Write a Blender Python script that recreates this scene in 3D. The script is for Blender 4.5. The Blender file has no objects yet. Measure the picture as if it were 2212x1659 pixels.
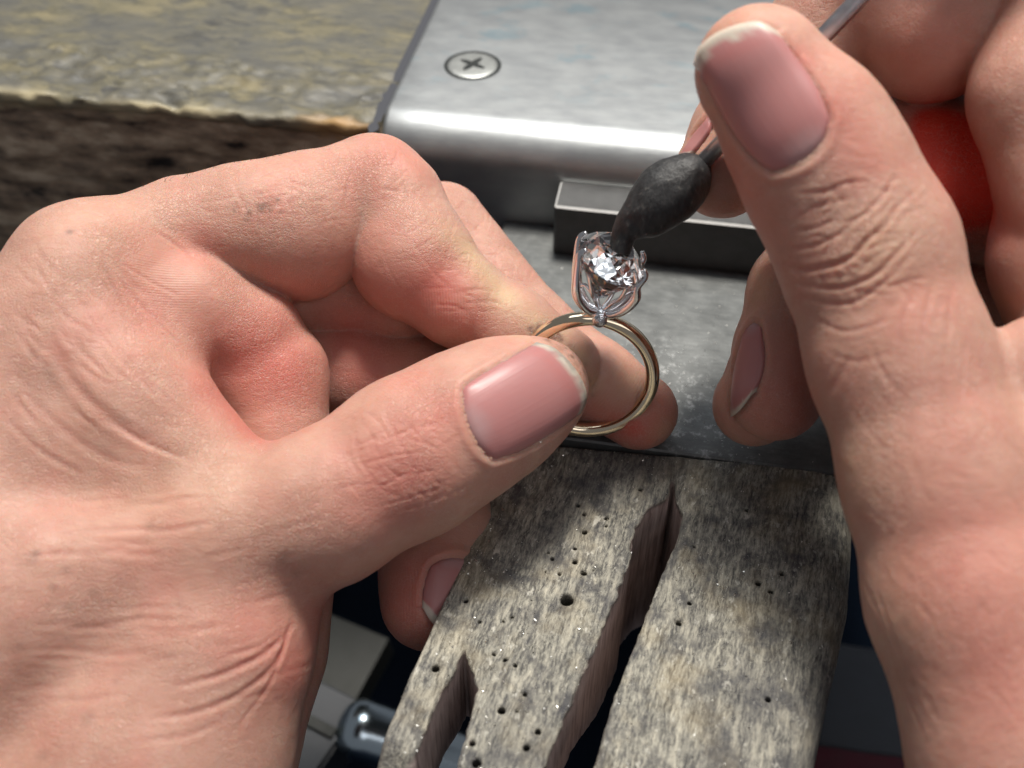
import bpy, bmesh, math, random
import numpy as np
from mathutils import Vector, Matrix
from mathutils.bvhtree import BVHTree
from mathutils.kdtree import KDTree

random.seed(7)
rng = np.random.default_rng(7)
# ------------------------------------------------------------------ scene: 1 unit = 1 cm
S = bpy.context.scene
C = S.collection
S.unit_settings.system = 'METRIC'
S.unit_settings.scale_length = 0.01
S.render.engine = 'CYCLES'
# camera, held over the bench, looking down 45 degrees
CAMP = np.array([0.0, -13.0, 14.1])
SQ = math.sqrt(0.5)
FW, RT, UP = np.array([0, SQ, -SQ]), np.array([1.0, 0, 0]), np.array([0, SQ, SQ])
FPX = 2400.0
cd = bpy.data.cameras.new('camera')
cam = bpy.data.objects.new('camera', cd)
C.objects.link(cam)
cam.location = CAMP
cam.rotation_euler = (math.radians(45), 0, 0)
cd.sensor_width = 36
cd.lens = FPX / 2212 * 36
cd.clip_start = 0.5
cd.clip_end = 500
cd.dof.use_dof = True
cd.dof.focus_distance = 17.6
cd.dof.aperture_fstop = 0.165
S.camera = cam
# world: dim room light
W = bpy.data.worlds.new('World')
S.world = W
W.use_nodes = True
W.node_tree.nodes['Background'].inputs[0].default_value = (0.86, 0.86, 0.92, 1)
W.node_tree.nodes['Background'].inputs[1].default_value = 0.17
def area(name, loc, target, size, size_y, power, col):
    l = bpy.data.lights.new(name, 'AREA')
    l.shape = 'RECTANGLE'; l.size = size; l.size_y = size_y
    l.energy = power; l.color = col
    o = bpy.data.objects.new(name, l); C.objects.link(o)
    o.location = loc
    o.rotation_euler = (Vector(target) - Vector(loc)).to_track_quat('-Z', 'Y').to_euler()
    return o
# sun through the window over the bench, the window itself, then two added fill lamps
area('window_sunlight', (4, 19, 63), (0, 0, 0), 12, 12, 64000, (1.0, 0.94, 0.85))
area('window_skylight', (4, 26, 68), (0, 0, 1), 64, 44, 21000, (0.86, 0.93, 1.0))
area('rear_fill', (20, -50, 44), (0, 0, 0), 44, 30, 5200, (1.0, 0.95, 0.96))  # added fill from behind the viewer, lifts the notch wall and softens contrast
area('overhead_fill', (18, -2, 72), (0, 0, 0), 44, 44, 3600, (1.0, 0.97, 0.95))  # added fill from overhead, brightens the stone's facets
S.view_settings.view_transform = 'Standard'
S.view_settings.look = 'None'
S.view_settings.exposure = 0
S.view_settings.gamma = 1
S.cycles.max_bounces = 14
S.cycles.transmission_bounces = 14
S.cycles.glossy_bounces = 6
S.cycles.diffuse_bounces = 3
S.cycles.caustics_reflective = False
S.cycles.caustics_refractive = False
S.cycles.sample_clamp_indirect = 8
S.cycles.use_denoising = True
S.cycles.use_adaptive_sampling = True
S.cycles.adaptive_threshold = 0.015

# ------------------------------------------------------------------ places on the picture's rays
def P(u, v, d):
    return CAMP + d * (FW + (u - 1106) / FPX * RT + (829.5 - v) / FPX * UP)
def ray(u, v):
    r = FW + (u - 1106) / FPX * RT + (829.5 - v) / FPX * UP
    return r / np.linalg.norm(r)
def G(u, v, z=0.0):                      # point of the level plane at height z
    r = ray(u, v)
    return CAMP + r * ((z - CAMP[2]) / r[2])

# ------------------------------------------------------------------ object helpers
def mesh(name, verts, faces, mat=None, parent=None, smooth=True, loc=None):
    me = bpy.data.meshes.new(name)
    me.from_pydata([tuple(map(float, v)) for v in verts], [], [tuple(int(i) for i in f) for f in faces])
    me.update()
    if smooth:
        me.polygons.foreach_set('use_smooth', [True] * len(me.polygons))
    o = bpy.data.objects.new(name, me)
    C.objects.link(o)
    if mat: me.materials.append(mat)
    if parent: o.parent = parent
    if loc is not None: o.location = loc
    return o
def fastmesh(name, V, Q, mat=None, parent=None):
    me = bpy.data.meshes.new(name)
    V = np.ascontiguousarray(V, dtype=np.float32); Q = np.ascontiguousarray(Q, dtype=np.int32)
    n = Q.shape[1]
    me.vertices.add(len(V)); me.vertices.foreach_set('co', V.ravel())
    me.loops.add(Q.size); me.loops.foreach_set('vertex_index', Q.ravel())
    me.polygons.add(len(Q))
    me.polygons.foreach_set('loop_start', np.arange(0, Q.size, n, dtype=np.int32))
    me.polygons.foreach_set('use_smooth', np.ones(len(Q), dtype=bool))
    me.update(calc_edges=True); me.validate()
    o = bpy.data.objects.new(name, me); C.objects.link(o)
    if mat: me.materials.append(mat)
    if parent: o.parent = parent
    return o
def bm_obj(name, bm, mat=None, parent=None, smooth=False):
    me = bpy.data.meshes.new(name)
    bm.normal_update(); bm.to_mesh(me); bm.free()
    if smooth: me.polygons.foreach_set('use_smooth', [True] * len(me.polygons))
    o = bpy.data.objects.new(name, me); C.objects.link(o)
    if mat: me.materials.append(mat)
    if parent: o.parent = parent
    return o
def tag(o, label=None, cat=None, group=None, kind=None):
    if label: o['label'] = label
    if cat: o['category'] = cat
    if group: o['group'] = group
    if kind: o['kind'] = kind
    return o
def color_attr(o, name, cols):
    a = o.data.color_attributes.new(name, 'FLOAT_COLOR', 'POINT')
    c = np.ones((len(cols), 4), dtype=np.float32); c[:, :3] = cols
    a.data.foreach_set('color', c.ravel())
def spline(pts, n=12):                   # Catmull-Rom through points
    p = np.array(pts, float)
    p = np.vstack([2 * p[0] - p[1], p, 2 * p[-1] - p[-2]])
    out = []
    for i in range(1, len(p) - 2):
        for t in np.linspace(0, 1, n, endpoint=False):
            a, b, c, d = p[i - 1], p[i], p[i + 1], p[i + 2]
            out.append(.5 * ((2 * b) + (c - a) * t + (2 * a - 5 * b + 4 * c - d) * t * t + (3 * b - a - 3 * c + d) * t ** 3))
    out.append(p[-2])
    return np.array(out)
LAT = rng.uniform(-1, 1, 64 ** 3).astype(np.float32)
def vnoise(X, scale, seed=0):            # smooth value noise in -1..1
    X = (np.asarray(X) * scale + np.array([seed * 7.31, seed * 3.17, seed * 5.77])).astype(np.float32)
    I = np.floor(X).astype(np.int32); F = X - I
    F = F * F * (3 - 2 * F)
    ix = [(I[:, 0] & 63) << 12, ((I[:, 0] + 1) & 63) << 12]
    iy = [(I[:, 1] & 63) << 6, ((I[:, 1] + 1) & 63) << 6]
    iz = [I[:, 2] & 63, (I[:, 2] + 1) & 63]
    fx, fy, fz = F[:, 0], F[:, 1], F[:, 2]
    c = [[LAT[ix[a] + iy[b] + iz[0]] * (1 - fz) + LAT[ix[a] + iy[b] + iz[1]] * fz for b in (0, 1)] for a in (0, 1)]
    return (c[0][0] * (1 - fy) + c[0][1] * fy) * (1 - fx) + (c[1][0] * (1 - fy) + c[1][1] * fy) * fx
def fbm(X, scale, oct=4, seed=0):
    r = 0; a = 1; t = 0
    for k in range(oct):
        r = r + a * vnoise(X, scale * 2 ** k, seed + k); t += a; a *= .5
    return r / t

# ------------------------------------------------------------------ signed distance modelling + surface nets
def smin(a, b, k):
    h = np.clip(.5 + .5 * (b - a) / k, 0, 1)
    return b + (a - b) * h - k * h * (1 - h)
class Chain:
    """tapered limb through joints (u, v, depth, radius px); k blends it into the rest, given per joint"""
    def __init__(self, joints, k=.3, kin=.25, squash=None, world=False):
        self.p = [np.array(j[:3], float) if world else P(*j[:3]) for j in joints]
        self.r = [j[3] if world else j[3] * j[2] / FPX for j in joints]
        self.k = k if isinstance(k, (list, tuple)) else [k] * len(joints)
        self.kin = kin; self.sq = squash
    def bounds(self, m):
        a = np.array(self.p); r = np.array(self.r)[:, None]
        return (a - r).min(0) - m, (a + r).max(0) + m
    def f(self, X):
        acc = None; kk = None
        n = len(self.p)
        for i in range(max(1, n - 1)):
            a = self.p[i]; b = self.p[min(i + 1, n - 1)]
            ab = b - a; L = float(ab @ ab) + 1e-9
            q = X - a.astype(X.dtype)
            t0 = (q @ ab.astype(X.dtype)) / L
            t = np.clip(t0, 0, 1)
            ts = smin(-smin(-t0, 0, .5), 1, .5)          # soft ends, so that tapers run into one another
            q = q - t[:, None] * ab.astype(X.dtype)
            if self.sq is not None:
                nrm, s = self.sq
                q = q + ((q @ nrm.astype(X.dtype)) * (s - 1))[:, None] * nrm.astype(X.dtype)
            d = np.sqrt(np.einsum('ij,ij->i', q, q)) - (self.r[i] + (self.r[min(i + 1, n - 1)] - self.r[i]) * ts)
            k = self.k[i] + (self.k[min(i + 1, n - 1)] - self.k[i]) * ts
            if acc is None: acc, kk = d, k
            else:
                h = np.clip(.5 + .5 * (acc - d) / self.kin, 0, 1)
                kk = kk + (k - kk) * h * h * (3 - 2 * h)
                acc = smin(acc, d, self.kin)
        return acc, kk
def sdf_union(chains):
    def f(X):
        X = X.astype(np.float32)
        out = np.full(len(X), 9.0, dtype=np.float32)
        for c in chains:
            lo, hi = c.bounds(1.0)
            m = np.all((X > lo) & (X < hi), axis=1)
            if not m.any(): continue
            d, k = c.f(X[m])
            out[m] = smin(out[m], d, np.maximum(k, .01))
        return out
    return f
def surface(f, lo, hi, h, newton=2):
    """mesh the zero level of f on a sparse grid (naive surface nets), then pull the vertices onto it"""
    B = 8
    lo = np.array(lo, float); hi = np.array(hi, float)
    nb = np.ceil((hi - lo) / (h * B)).astype(int)
    bi = np.stack(np.meshgrid(*[np.arange(n) for n in nb], indexing='ij'), -1).reshape(-1, 3)
    fc = f(lo + (bi + .5) * h * B)
    bi = bi[np.abs(fc) < h * B * 1.0]
    g = np.stack(np.meshgrid(*[np.arange(B + 1)] * 3, indexing='ij'), -1).reshape(-1, 3)
    n3 = nb * B + 2
    key = lambda c: (c[..., 0].astype(np.int64) * n3[1] + c[..., 1]) * n3[2] + c[..., 2]
    VK, VP, QE = [], [], []
    for s in range(0, len(bi), 1000):
        b = bi[s:s + 1000]
        idx = b[:, None, :] * B + g[None]
        F = f((lo + idx.reshape(-1, 3) * h)).reshape(len(b), B + 1, B + 1, B + 1)
        idx = idx.reshape(len(b), B + 1, B + 1, B + 1, 3)
        ins = F < 0
        c8 = [ins[:, dx:B + dx, dy:B + dy, dz:B + dz] for dx in (0, 1) for dy in (0, 1) for dz in (0, 1)]
        sm = sum(c.astype(np.int8) for c in c8)
        act = (sm > 0) & (sm < 8)
        w = np.argwhere(act)
        if not len(w): continue
        corner = lambda dx, dy, dz: F[w[:, 0], w[:, 1] + dx, w[:, 2] + dy, w[:, 3] + dz]
        cv = {(dx, dy, dz): corner(dx, dy, dz) for dx in (0, 1) for dy in (0, 1) for dz in (0, 1)}
        acc = np.zeros((len(w), 3)); cnt = np.zeros(len(w))
        for ax in range(3):
            for e in range(4):
                o = [0, 0, 0]; o[(ax + 1) % 3] = e & 1; o[(ax + 2) % 3] = e >> 1
                o2 = list(o); o2[ax] = 1
                a_, b_ = cv[tuple(o)], cv[tuple(o2)]
                x = (a_ < 0) != (b_ < 0)
                t = np.where(x, a_ / np.where(x, a_ - b_, 1), 0)
                pp = np.tile(np.array(o, float), (len(w), 1)); pp[:, ax] = t
                acc += pp * x[:, None]; cnt += x
        base = idx[w[:, 0], w[:, 1], w[:, 2], w[:, 3]]
        VK.append(key(base)); VP.append(lo + (base + acc / cnt[:, None]) * h)
        for ax in range(3):
            sl0 = [slice(0, B)] * 3; sl1 = list(sl0); sl1[ax] = slice(1, B + 1)
            i0 = ins[(slice(None),) + tuple(sl0)]; i1 = ins[(slice(None),) + tuple(sl1)]
            e = np.argwhere(i0 != i1)
            if not len(e): continue
            pb = idx[e[:, 0], e[:, 1], e[:, 2], e[:, 3]]
            flip = i0[e[:, 0], e[:, 1], e[:, 2], e[:, 3]]
            d1 = np.zeros(3, int); d1[(ax + 1) % 3] = 1
            d2 = np.zeros(3, int); d2[(ax + 2) % 3] = 1
            q = np.stack([key(pb - d1 - d2), key(pb - d2), key(pb), key(pb - d1)], 1)
            q[~flip] = q[~flip][:, ::-1]
            QE.append(q)
    VK = np.concatenate(VK); VP = np.concatenate(VP); Q = np.concatenate(QE)
    o = np.argsort(VK); VK = VK[o]; VP = VP[o]
    pos = np.clip(np.searchsorted(VK, Q), 0, len(VK) - 1)
    Q = pos[np.all(VK[pos] == Q, axis=1)]
    V = VP
    N = None
    for it in range(newton):
        N, f0 = grad(f, V)
        V = V - N * np.clip(f0, -h, h)[:, None]
    N, _ = grad(f, V)
    return V, Q, N
def grad(f, V, e=.02):
    gx = 0; f0 = 0                       # tetrahedral differences
    for k in ((1, -1, -1), (-1, -1, 1), (-1, 1, -1), (1, 1, 1)):
        k = np.array(k, float)
        v = f(V + k * e * .577)
        gx = gx + v[:, None] * k; f0 = f0 + v / 4
    return gx / (np.linalg.norm(gx, axis=1)[:, None] + 1e-9), f0

# ------------------------------------------------------------------ node helpers
class Mat:
    def __init__(self, name):
        self.m = bpy.data.materials.new(name); self.m.use_nodes = True
        self.t = self.m.node_tree; self.b = self.t.nodes['Principled BSDF']
        self.co = None
    def n(self, typ, ins=None, **props):
        x = self.t.nodes.new(typ)
        for k, v in props.items(): setattr(x, k, v)
        for k, v in (ins or {}).items():
            self.set(x.inputs[k], v)
        return x
    def set(self, sock, v):
        if hasattr(v, 'is_output'): self.t.links.new(v, sock)
        elif isinstance(v, bpy.types.Node): self.t.links.new(v.outputs[0], sock)
        else: sock.default_value = v
    def obj(self):
        if not self.co: self.co = self.n('ShaderNodeTexCoord').outputs['Object']
        return self.co
    def mapping(self, scale=(1, 1, 1), rot=(0, 0, 0), loc=(0, 0, 0), vec=None):
        return self.n('ShaderNodeMapping', {'Vector': vec or self.obj(), 'Scale': scale, 'Rotation': rot, 'Location': loc}).outputs[0]
    def noise(self, scale, detail=4, rough=.5, vec=None, out=0, dist=0):
        return self.n('ShaderNodeTexNoise', {'Vector': vec or self.obj(), 'Scale': scale, 'Detail': detail, 'Roughness': rough, 'Distortion': dist}).outputs[out]
    def voro(self, scale, feature='F1', vec=None, out=0, rnd=1.0):
        return self.n('ShaderNodeTexVoronoi', {'Vector': vec or self.obj(), 'Scale': scale, 'Randomness': rnd}, feature=feature).outputs[out]
    def ramp(self, fac, stops, interp='LINEAR'):
        r = self.n('ShaderNodeValToRGB', {'Fac': fac})
        cr = r.color_ramp; cr.interpolation = interp
        while len(cr.elements) < len(stops): cr.elements.new(.5)
        for e, (p, c) in zip(cr.elements, stops):
            e.position = p
            e.color = (c, c, c, 1) if not isinstance(c, (tuple, list)) else (*c, 1)
        return r.outputs[0]
    def mix(self, fac, a, b, mode='MIX'):
        x = self.n('ShaderNodeMix', data_type='RGBA', blend_type=mode)
        self.set(x.inputs[0], fac)
        for s, v in ((6, a), (7, b)):
            if isinstance(v, (tuple, list)) and len(v) == 3: v = (*v, 1)
            self.set(x.inputs[s], v)
        return x.outputs[2]
    def math(self, op, a, b=0.0, c=None):
        x = self.n('ShaderNodeMath', operation=op)
        self.set(x.inputs[0], a); self.set(x.inputs[1], b)
        if c is not None: self.set(x.inputs[2], c)
        return x.outputs[0]
    def bump(self, h, strength=.3, dist=.02, normal=None):
        x = self.n('ShaderNodeBump', {'Height': h, 'Strength': strength, 'Distance': dist})
        if normal: self.set(x.inputs['Normal'], normal)
        return x.outputs[0]
    def out(self, **kw):
        for k, v in kw.items():
            k = k.replace('_', ' ')
            if isinstance(v, tuple) and len(v) == 3 and k != 'Subsurface Radius': v = (*v, 1)
            self.set(self.b.inputs[k], v)
        return self.m
def attr(M, name, out='Color'):
    return M.n('ShaderNodeAttribute', attribute_name=name).outputs[out]

# ------------------------------------------------------------------ materials
def skin_material(name):
    M = Mat(name)
    sep = M.n('ShaderNodeSeparateColor', {'Color': attr(M, 'tint')})
    r, y, f = sep.outputs[0], sep.outputs[1], sep.outputs[2]
    mott = M.noise(1.6, 4, .6)
    base = M.mix(M.ramp(mott, [(.3, 0.0), (.7, 1.0)]), (.435, .245, .183), (.525, .33, .255))
    base = M.mix(M.math('MULTIPLY', M.noise(7, 3, .6), .5), base, (.50, .215, .17))
    base = M.mix(M.ramp(M.noise(1.1, 3, .6, M.mapping((1, 1, 1), loc=(5, 2, 7))), [(.50, 0.0), (.70, .38)]), base, (.50, .195, .155))
    base = M.mix(r, base, (.50, .125, .10))
    base = M.mix(M.math('MULTIPLY', M.math('SUBTRACT', r, .75), 4.0), base, (.60, .045, .022))  # deepest red: glow of light through the palm gap, painted into the skin
    base = M.mix(y, base, (.54, .385, .235))
    base = M.mix(f, base, (.22, .12, .09))
    # fine skin cells: two sizes of crossing lines
    wv = M.n('ShaderNodeVectorMath', {0: M.obj(), 1: M.n('ShaderNodeVectorMath', {0: M.noise(3.0, 3, .6, out=1), 'Scale': .22}, operation='SCALE').outputs[0]}, operation='ADD').outputs[0]
    v1 = M.voro(11, 'DISTANCE_TO_EDGE', M.mapping((1, 1.5, 1.3), (0.3, 0.2, .5), vec=wv))
    v2 = M.voro(23, 'DISTANCE_TO_EDGE', M.mapping((1.2, .8, 1), vec=wv))
    l1 = M.ramp(v1, [(0, 0.0), (.07, 1.0)])
    l2 = M.ramp(v2, [(0, 0.0), (.14, 1.0)])
    st = M.noise(5.5, 5, .65, M.mapping((.55, 2.6, 2.2), (0, 0, .15), vec=wv))
    area_ = M.ramp(M.noise(.9, 2), [(.38, 0.15), (.62, 1.0)])
    h = M.math('ADD', M.math('MULTIPLY', M.math('ADD', M.math('MULTIPLY', l1, .45), M.math('MULTIPLY', l2, .3)), area_), M.math('MULTIPLY', st, .75))
    h = M.math('ADD', h, M.math('MULTIPLY', M.noise(40, 3), .18))
    base = M.mix(M.math('MULTIPLY', M.math('SUBTRACT', 1.0, l1), M.math('MULTIPLY', area_, .34)), base, (.64, .43, .35))
    sr = M.n('ShaderNodeSeparateColor', {'Color': attr(M, 'ridge')})
    fp = M.math('MULTIPLY', M.math('SINE', M.math('MULTIPLY', sr.outputs[0], 628.3)), sr.outputs[1])
    h = M.math('ADD', M.math('MULTIPLY', h, M.math('SUBTRACT', 1.0, M.math('MULTIPLY', sr.outputs[1], .6))), M.math('MULTIPLY', fp, .075))
    nb = M.bump(h, .75, .022)
    M.out(Base_Color=base, Roughness=M.math('ADD', M.math('MULTIPLY', M.noise(12, 3), .18), .40),
          Subsurface_Weight=.6, Subsurface_Radius=(.36, .09, .045), Subsurface_Scale=1.0, Normal=nb)
    M.b.inputs['Specular IOR Level'].default_value = .42
    return M.m
def nail_material(name):
    M = Mat(name)
    sep = M.n('ShaderNodeSeparateColor', {'Color': attr(M, 'tint')})
    t, edge, d = sep.outputs[0], sep.outputs[1], sep.outputs[2]
    base = M.mix(t, (.40, .235, .235), (.41, .150, .145))
    base = M.mix(M.math('MULTIPLY', M.noise(4, 3), .3), base, (.40, .19, .17))
    base = M.mix(edge, base, M.mix(M.noise(9, 4), (.56, .49, .40), (.46, .42, .37)))
    base = M.mix(M.math('MULTIPLY', d, M.ramp(M.noise(9, 4), [(.35, .1), (.65, .8)])), base, (.24, .22, .20))
    sv = M.n('ShaderNodeSeparateColor', {'Color': attr(M, 'ridge')})
    ridg = M.noise(1.0, 4, .6, M.n('ShaderNodeCombineXYZ', {'X': M.math('MULTIPLY', sv.outputs[0], 34.0), 'Y': M.math('MULTIPLY', sv.outputs[1], 1.2), 'Z': 0.0}))
    M.out(Base_Color=base, Roughness=.38, Specular_IOR_Level=.42, Subsurface_Weight=.4, Subsurface_Radius=(.2, .08, .06), Subsurface_Scale=.6,
          Normal=M.bump(ridg, .30, .012))
    return M.m
def wood_pin_material():
    M = Mat('worn grey beech')
    wob = M.n('ShaderNodeVectorMath', {0: M.obj(), 1: M.n('ShaderNodeVectorMath', {0: M.noise(2.5, 3, .6, out=1), 'Scale': .10}, operation='SCALE').outputs[0]}, operation='ADD').outputs[0]
    g1 = M.noise(13, 6, .74, M.mapping((1, .15, 1), vec=wob))      # object space: grain runs along local Y
    g2 = M.noise(34, 4, .7, M.mapping((1, .22, 1), vec=wob))
    big = M.noise(.9, 4, .6)
    c = M.ramp(g1, [(.32, (.028, .028, .029)), (.44, (.115, .111, .098)), (.53, (.245, .235, .200)), (.66, (.52, .485, .39))])
    c = M.mix(M.ramp(g2, [(.45, 0.0), (.64, .7)]), c, (.46, .44, .365))
    c = M.mix(M.ramp(g2, [(.30, .85), (.42, 0.0)]), c, (.06, .06, .062))
    c = M.mix(M.ramp(M.noise(2.0, 6, .68), [(.48, 0.0), (.64, .78)]), c, (.050, .050, .057))     # graphite-dark handling dirt
    c = M.mix(M.ramp(big, [(.5, 0.0), (.75, .4)]), c, (.40, .31, .16))
    c = M.mix(M.ramp(M.noise(6, 5, .7, M.mapping((1, .5, 1), loc=(4, 2, 0))), [(.60, 0.0), (.68, .7)]), c, (.66, .64, .56))
    sep = M.n('ShaderNodeSeparateColor', {'Color': attr(M, 'tint')})
    # sawn walls: cleaner brown wood with vertical saw lines
    saw = M.noise(14, 4, .6, M.mapping((1, 1, .08)))
    wall = M.ramp(saw, [(.3, (.30, .22, .20)), (.5, (.56, .45, .41)), (.7, (.68, .57, .52))])
    c = M.mix(sep.outputs[0], c, wall)
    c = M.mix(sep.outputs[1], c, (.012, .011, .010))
    c = M.mix(M.math('MULTIPLY', sep.outputs[2], .7), c, (.05, .05, .058))
    hb = M.math('ADD', M.math('MULTIPLY', g1, .7), M.math('MULTIPLY', g2, .5))
    hb = M.math('ADD', hb, M.math('MULTIPLY', M.noise(45, 3), .25))
    hb = M.mix(sep.outputs[0], hb, saw)
    return M.out(Base_Color=c, Roughness=.72, Normal=M.bump(hb, .8, .05))
def bench_wood_material():
    M = Mat('old stained bench wood')
    wob = M.n('ShaderNodeVectorMath', {0: M.obj(), 1: M.n('ShaderNodeVectorMath', {0: M.noise(.8, 4, .6, out=1), 'Scale': .9}, operation='SCALE').outputs[0]}, operation='ADD').outputs[0]
    g = M.noise(1.5, 5, .6, M.mapping((.5, 1.2, 1.6), vec=wob))
    fine = M.noise(4.2, 4, .6, M.mapping((.4, 1.3, 1.4), vec=wob))
    c = M.ramp(g, [(.34, (.045, .044, .041)), (.45, (.10, .096, .078)), (.54, (.10, .092, .060)), (.66, (.20, .172, .10))])
    c = M.mix(M.ramp(fine, [(.46, 0.0), (.62, .6)]), c, (.165, .147, .095))
    c = M.mix(M.ramp(fine, [(.34, .7), (.46, 0.0)]), c, (.055, .053, .048))
    c = M.mix(M.ramp(M.noise(.5, 4, .65), [(.44, 0.0), (.60, .65)]), c, (.085, .085, .080))
    sep = M.n('ShaderNodeSeparateColor', {'Color': attr(M, 'tint')})
    front = M.ramp(M.noise(1.5, 5, .6, M.mapping((.55, 1, 1.5))), [(.34, (.014, .011, .009)), (.40, (.14, .105, .075)), (.53, (.32, .245, .17)), (.66, (.55, .46, .34))])
    c = M.mix(sep.outputs[0], c, front)
    c = M.mix(sep.outputs[1], c, (.44, .38, .24))
    c = M.mix(sep.outputs[2], c, (.36, .21, .08))
    M.out(Base_Color=c, Roughness=.55, Normal=M.bump(M.math('ADD', g, M.math('MULTIPLY', fine, .5)), .5, .05))
    return M.m
def sheet_material():
    M = Mat('brushed sheet aluminium')
    br = M.noise(5, 5, .65, M.mapping((.35, 2.2, 2.2), (0, 0, 0)))
    cl = M.noise(1.7, 5, .6, M.mapping((.8, 1.5, 1.5)))
    c = M.mix(M.ramp(cl, [(.35, 0.0), (.65, 1.0)]), (.31, .325, .335), (.38, .395, .40))
    c = M.mix(M.ramp(br, [(.4, 0.0), (.7, .25)]), c, (.33, .335, .34))
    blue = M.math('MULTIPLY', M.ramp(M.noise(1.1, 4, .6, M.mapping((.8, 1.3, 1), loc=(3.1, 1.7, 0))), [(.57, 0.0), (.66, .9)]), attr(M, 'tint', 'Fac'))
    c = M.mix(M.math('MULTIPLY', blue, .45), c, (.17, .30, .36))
    rough = M.math('ADD', M.math('MULTIPLY', cl, .06), .45)
    return M.out(Base_Color=c, Metallic=.86, Roughness=rough, Normal=M.bump(M.math('ADD', br, M.math('MULTIPLY', cl, .3)), .16, .02))
def plate_material():
    M = Mat('scuffed steel bench plate')
    cl = M.noise(1.4, 5, .6)
    sc = M.noise(7, 5, .7, M.mapping((.35, 1.6, 1), (0, 0, -.35)))
    c = M.ramp(M.math('ADD', M.math('MULTIPLY', cl, .6), M.math('MULTIPLY', sc, .4)), [(.35, (.075, .079, .079)), (.52, (.125, .131, .13)), (.7, (.20, .208, .205))])
    sep = M.n('ShaderNodeSeparateColor', {'Color': attr(M, 'tint')})
    chalk = M.math('MULTIPLY', sep.outputs[0], M.ramp(M.noise(5.5, 7, .78), [(.53, 0.0), (.64, .8)]))
    c = M.mix(chalk, c, (.50, .51, .51))
    met = M.math('SUBTRACT', .4, M.math('MULTIPLY', chalk, .4))
    return M.out(Base_Color=c, Metallic=met, Roughness=M.math('ADD', M.math('MULTIPLY', sc, .2), .42),
                 Normal=M.bump(M.math('ADD', M.math('MULTIPLY', sc, .5), M.math('MULTIPLY', M.noise(30, 4), .3)), .45, .02))
def simple(name, col, rough=.5, metal=0.0, noise=0.0, scale=6, bump=0.0, **kw):
    M = Mat(name)
    c = (*col, 1)
    if noise:
        n_ = M.noise(scale, 5, .6)
        c = M.mix(n_, tuple(x * (1 - noise) for x in col), tuple(min(1, x * (1 + noise)) for x in col))
        if bump: M.set(M.b.inputs['Normal'], M.bump(n_, bump, .02))
        M.set(M.b.inputs['Roughness'], M.math('ADD', M.math('MULTIPLY', n_, .2), rough - .1))
    else: M.b.inputs['Roughness'].default_value = rough
    M.set(M.b.inputs['Base Color'], c)
    M.b.inputs['Metallic'].default_value = metal
    for k, v in kw.items(): M.b.inputs[k.replace('_', ' ')].default_value = v
    return M.m
SKIN = skin_material('skin'); NAIL = nail_material('fingernail')
PINW = wood_pin_material(); BENCH = bench_wood_material(); SHEET = sheet_material(); PLATE = plate_material()
BAR = simple('dark blued steel', (.075, .075, .075), .40, .3, .4, 3, .15)
EDGE_GLEAM = simple('steel edge painted gleam', (.78, .78, .76), .35, .25, .2, 9)  # edge highlight of the bar, put into the colour
SCREW = simple('worn zinc screw', (.34, .35, .34), .45, .7, .2, 8, .1)
GAP = simple('near black recess', (.012, .015, .015), .8)  # near-black fill of the screw's cross and the ring round its head
GOLD = simple('polished yellow gold', (.88, .75, .55), .07, 1.0, .06, 10)
PLAT = simple('polished white metal', (.84, .85, .87), .15, 1.0, .05, 10)
ROD = simple('steel rod', (.58, .56, .58), .34, 1.0, .15, 12)
CHROME = simple('chromed tool', (.55, .66, .72), .2, 1.0)
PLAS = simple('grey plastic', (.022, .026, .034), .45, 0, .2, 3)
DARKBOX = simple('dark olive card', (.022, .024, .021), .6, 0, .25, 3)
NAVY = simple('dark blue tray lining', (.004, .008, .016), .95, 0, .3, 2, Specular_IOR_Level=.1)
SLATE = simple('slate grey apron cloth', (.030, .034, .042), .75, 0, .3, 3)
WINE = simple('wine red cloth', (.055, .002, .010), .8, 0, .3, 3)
def wax_material():
    M = Mat('black modelling wax')
    n1 = M.noise(14, 5, .65, M.mapping((1, 1, .35)))
    n2 = M.noise(5, 3)
    c = M.ramp(n1, [(.35, (.010, .010, .011)), (.6, (.028, .028, .029)), (.78, (.13, .125, .11))])
    return M.out(Base_Color=c, Roughness=M.math('ADD', M.math('MULTIPLY', n2, .2), .42), Normal=M.bump(n1, .6, .03))
WAX = wax_material()
def diamond_material():
    M = Mat('diamond')
    g = M.n('ShaderNodeBsdfGlass', {'IOR': 2.42, 'Roughness': 0.0, 'Color': (1, 1, 1, 1)})
    M.t.links.new(g.outputs[0], M.t.nodes['Material Output'].inputs['Surface'])
    return M.m
DIAMOND = diamond_material()

# ------------------------------------------------------------------ the bench
YAW = math.radians(-10)
BO = G(1090, 505)                                   # where plate and bench front meet
E1 = np.array([math.cos(YAW), math.sin(YAW), 0]); E2 = np.array([-math.sin(YAW), math.cos(YAW), 0])
def place_bench(o, loc=None):
    o.location = BO if loc is None else BO + loc[0] * E1 + loc[1] * E2 + np.array([0, 0, loc[2]])
    o.rotation_euler = (0, 0, YAW)
    return o
def sd_box(X, lo, hi):
    c = (np.array(lo) + hi) / 2; e = (np.array(hi) - lo) / 2
    q = np.abs(X - c) - e
    return np.linalg.norm(np.maximum(q, 0), axis=1) + np.minimum(q.max(1), 0)
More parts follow.
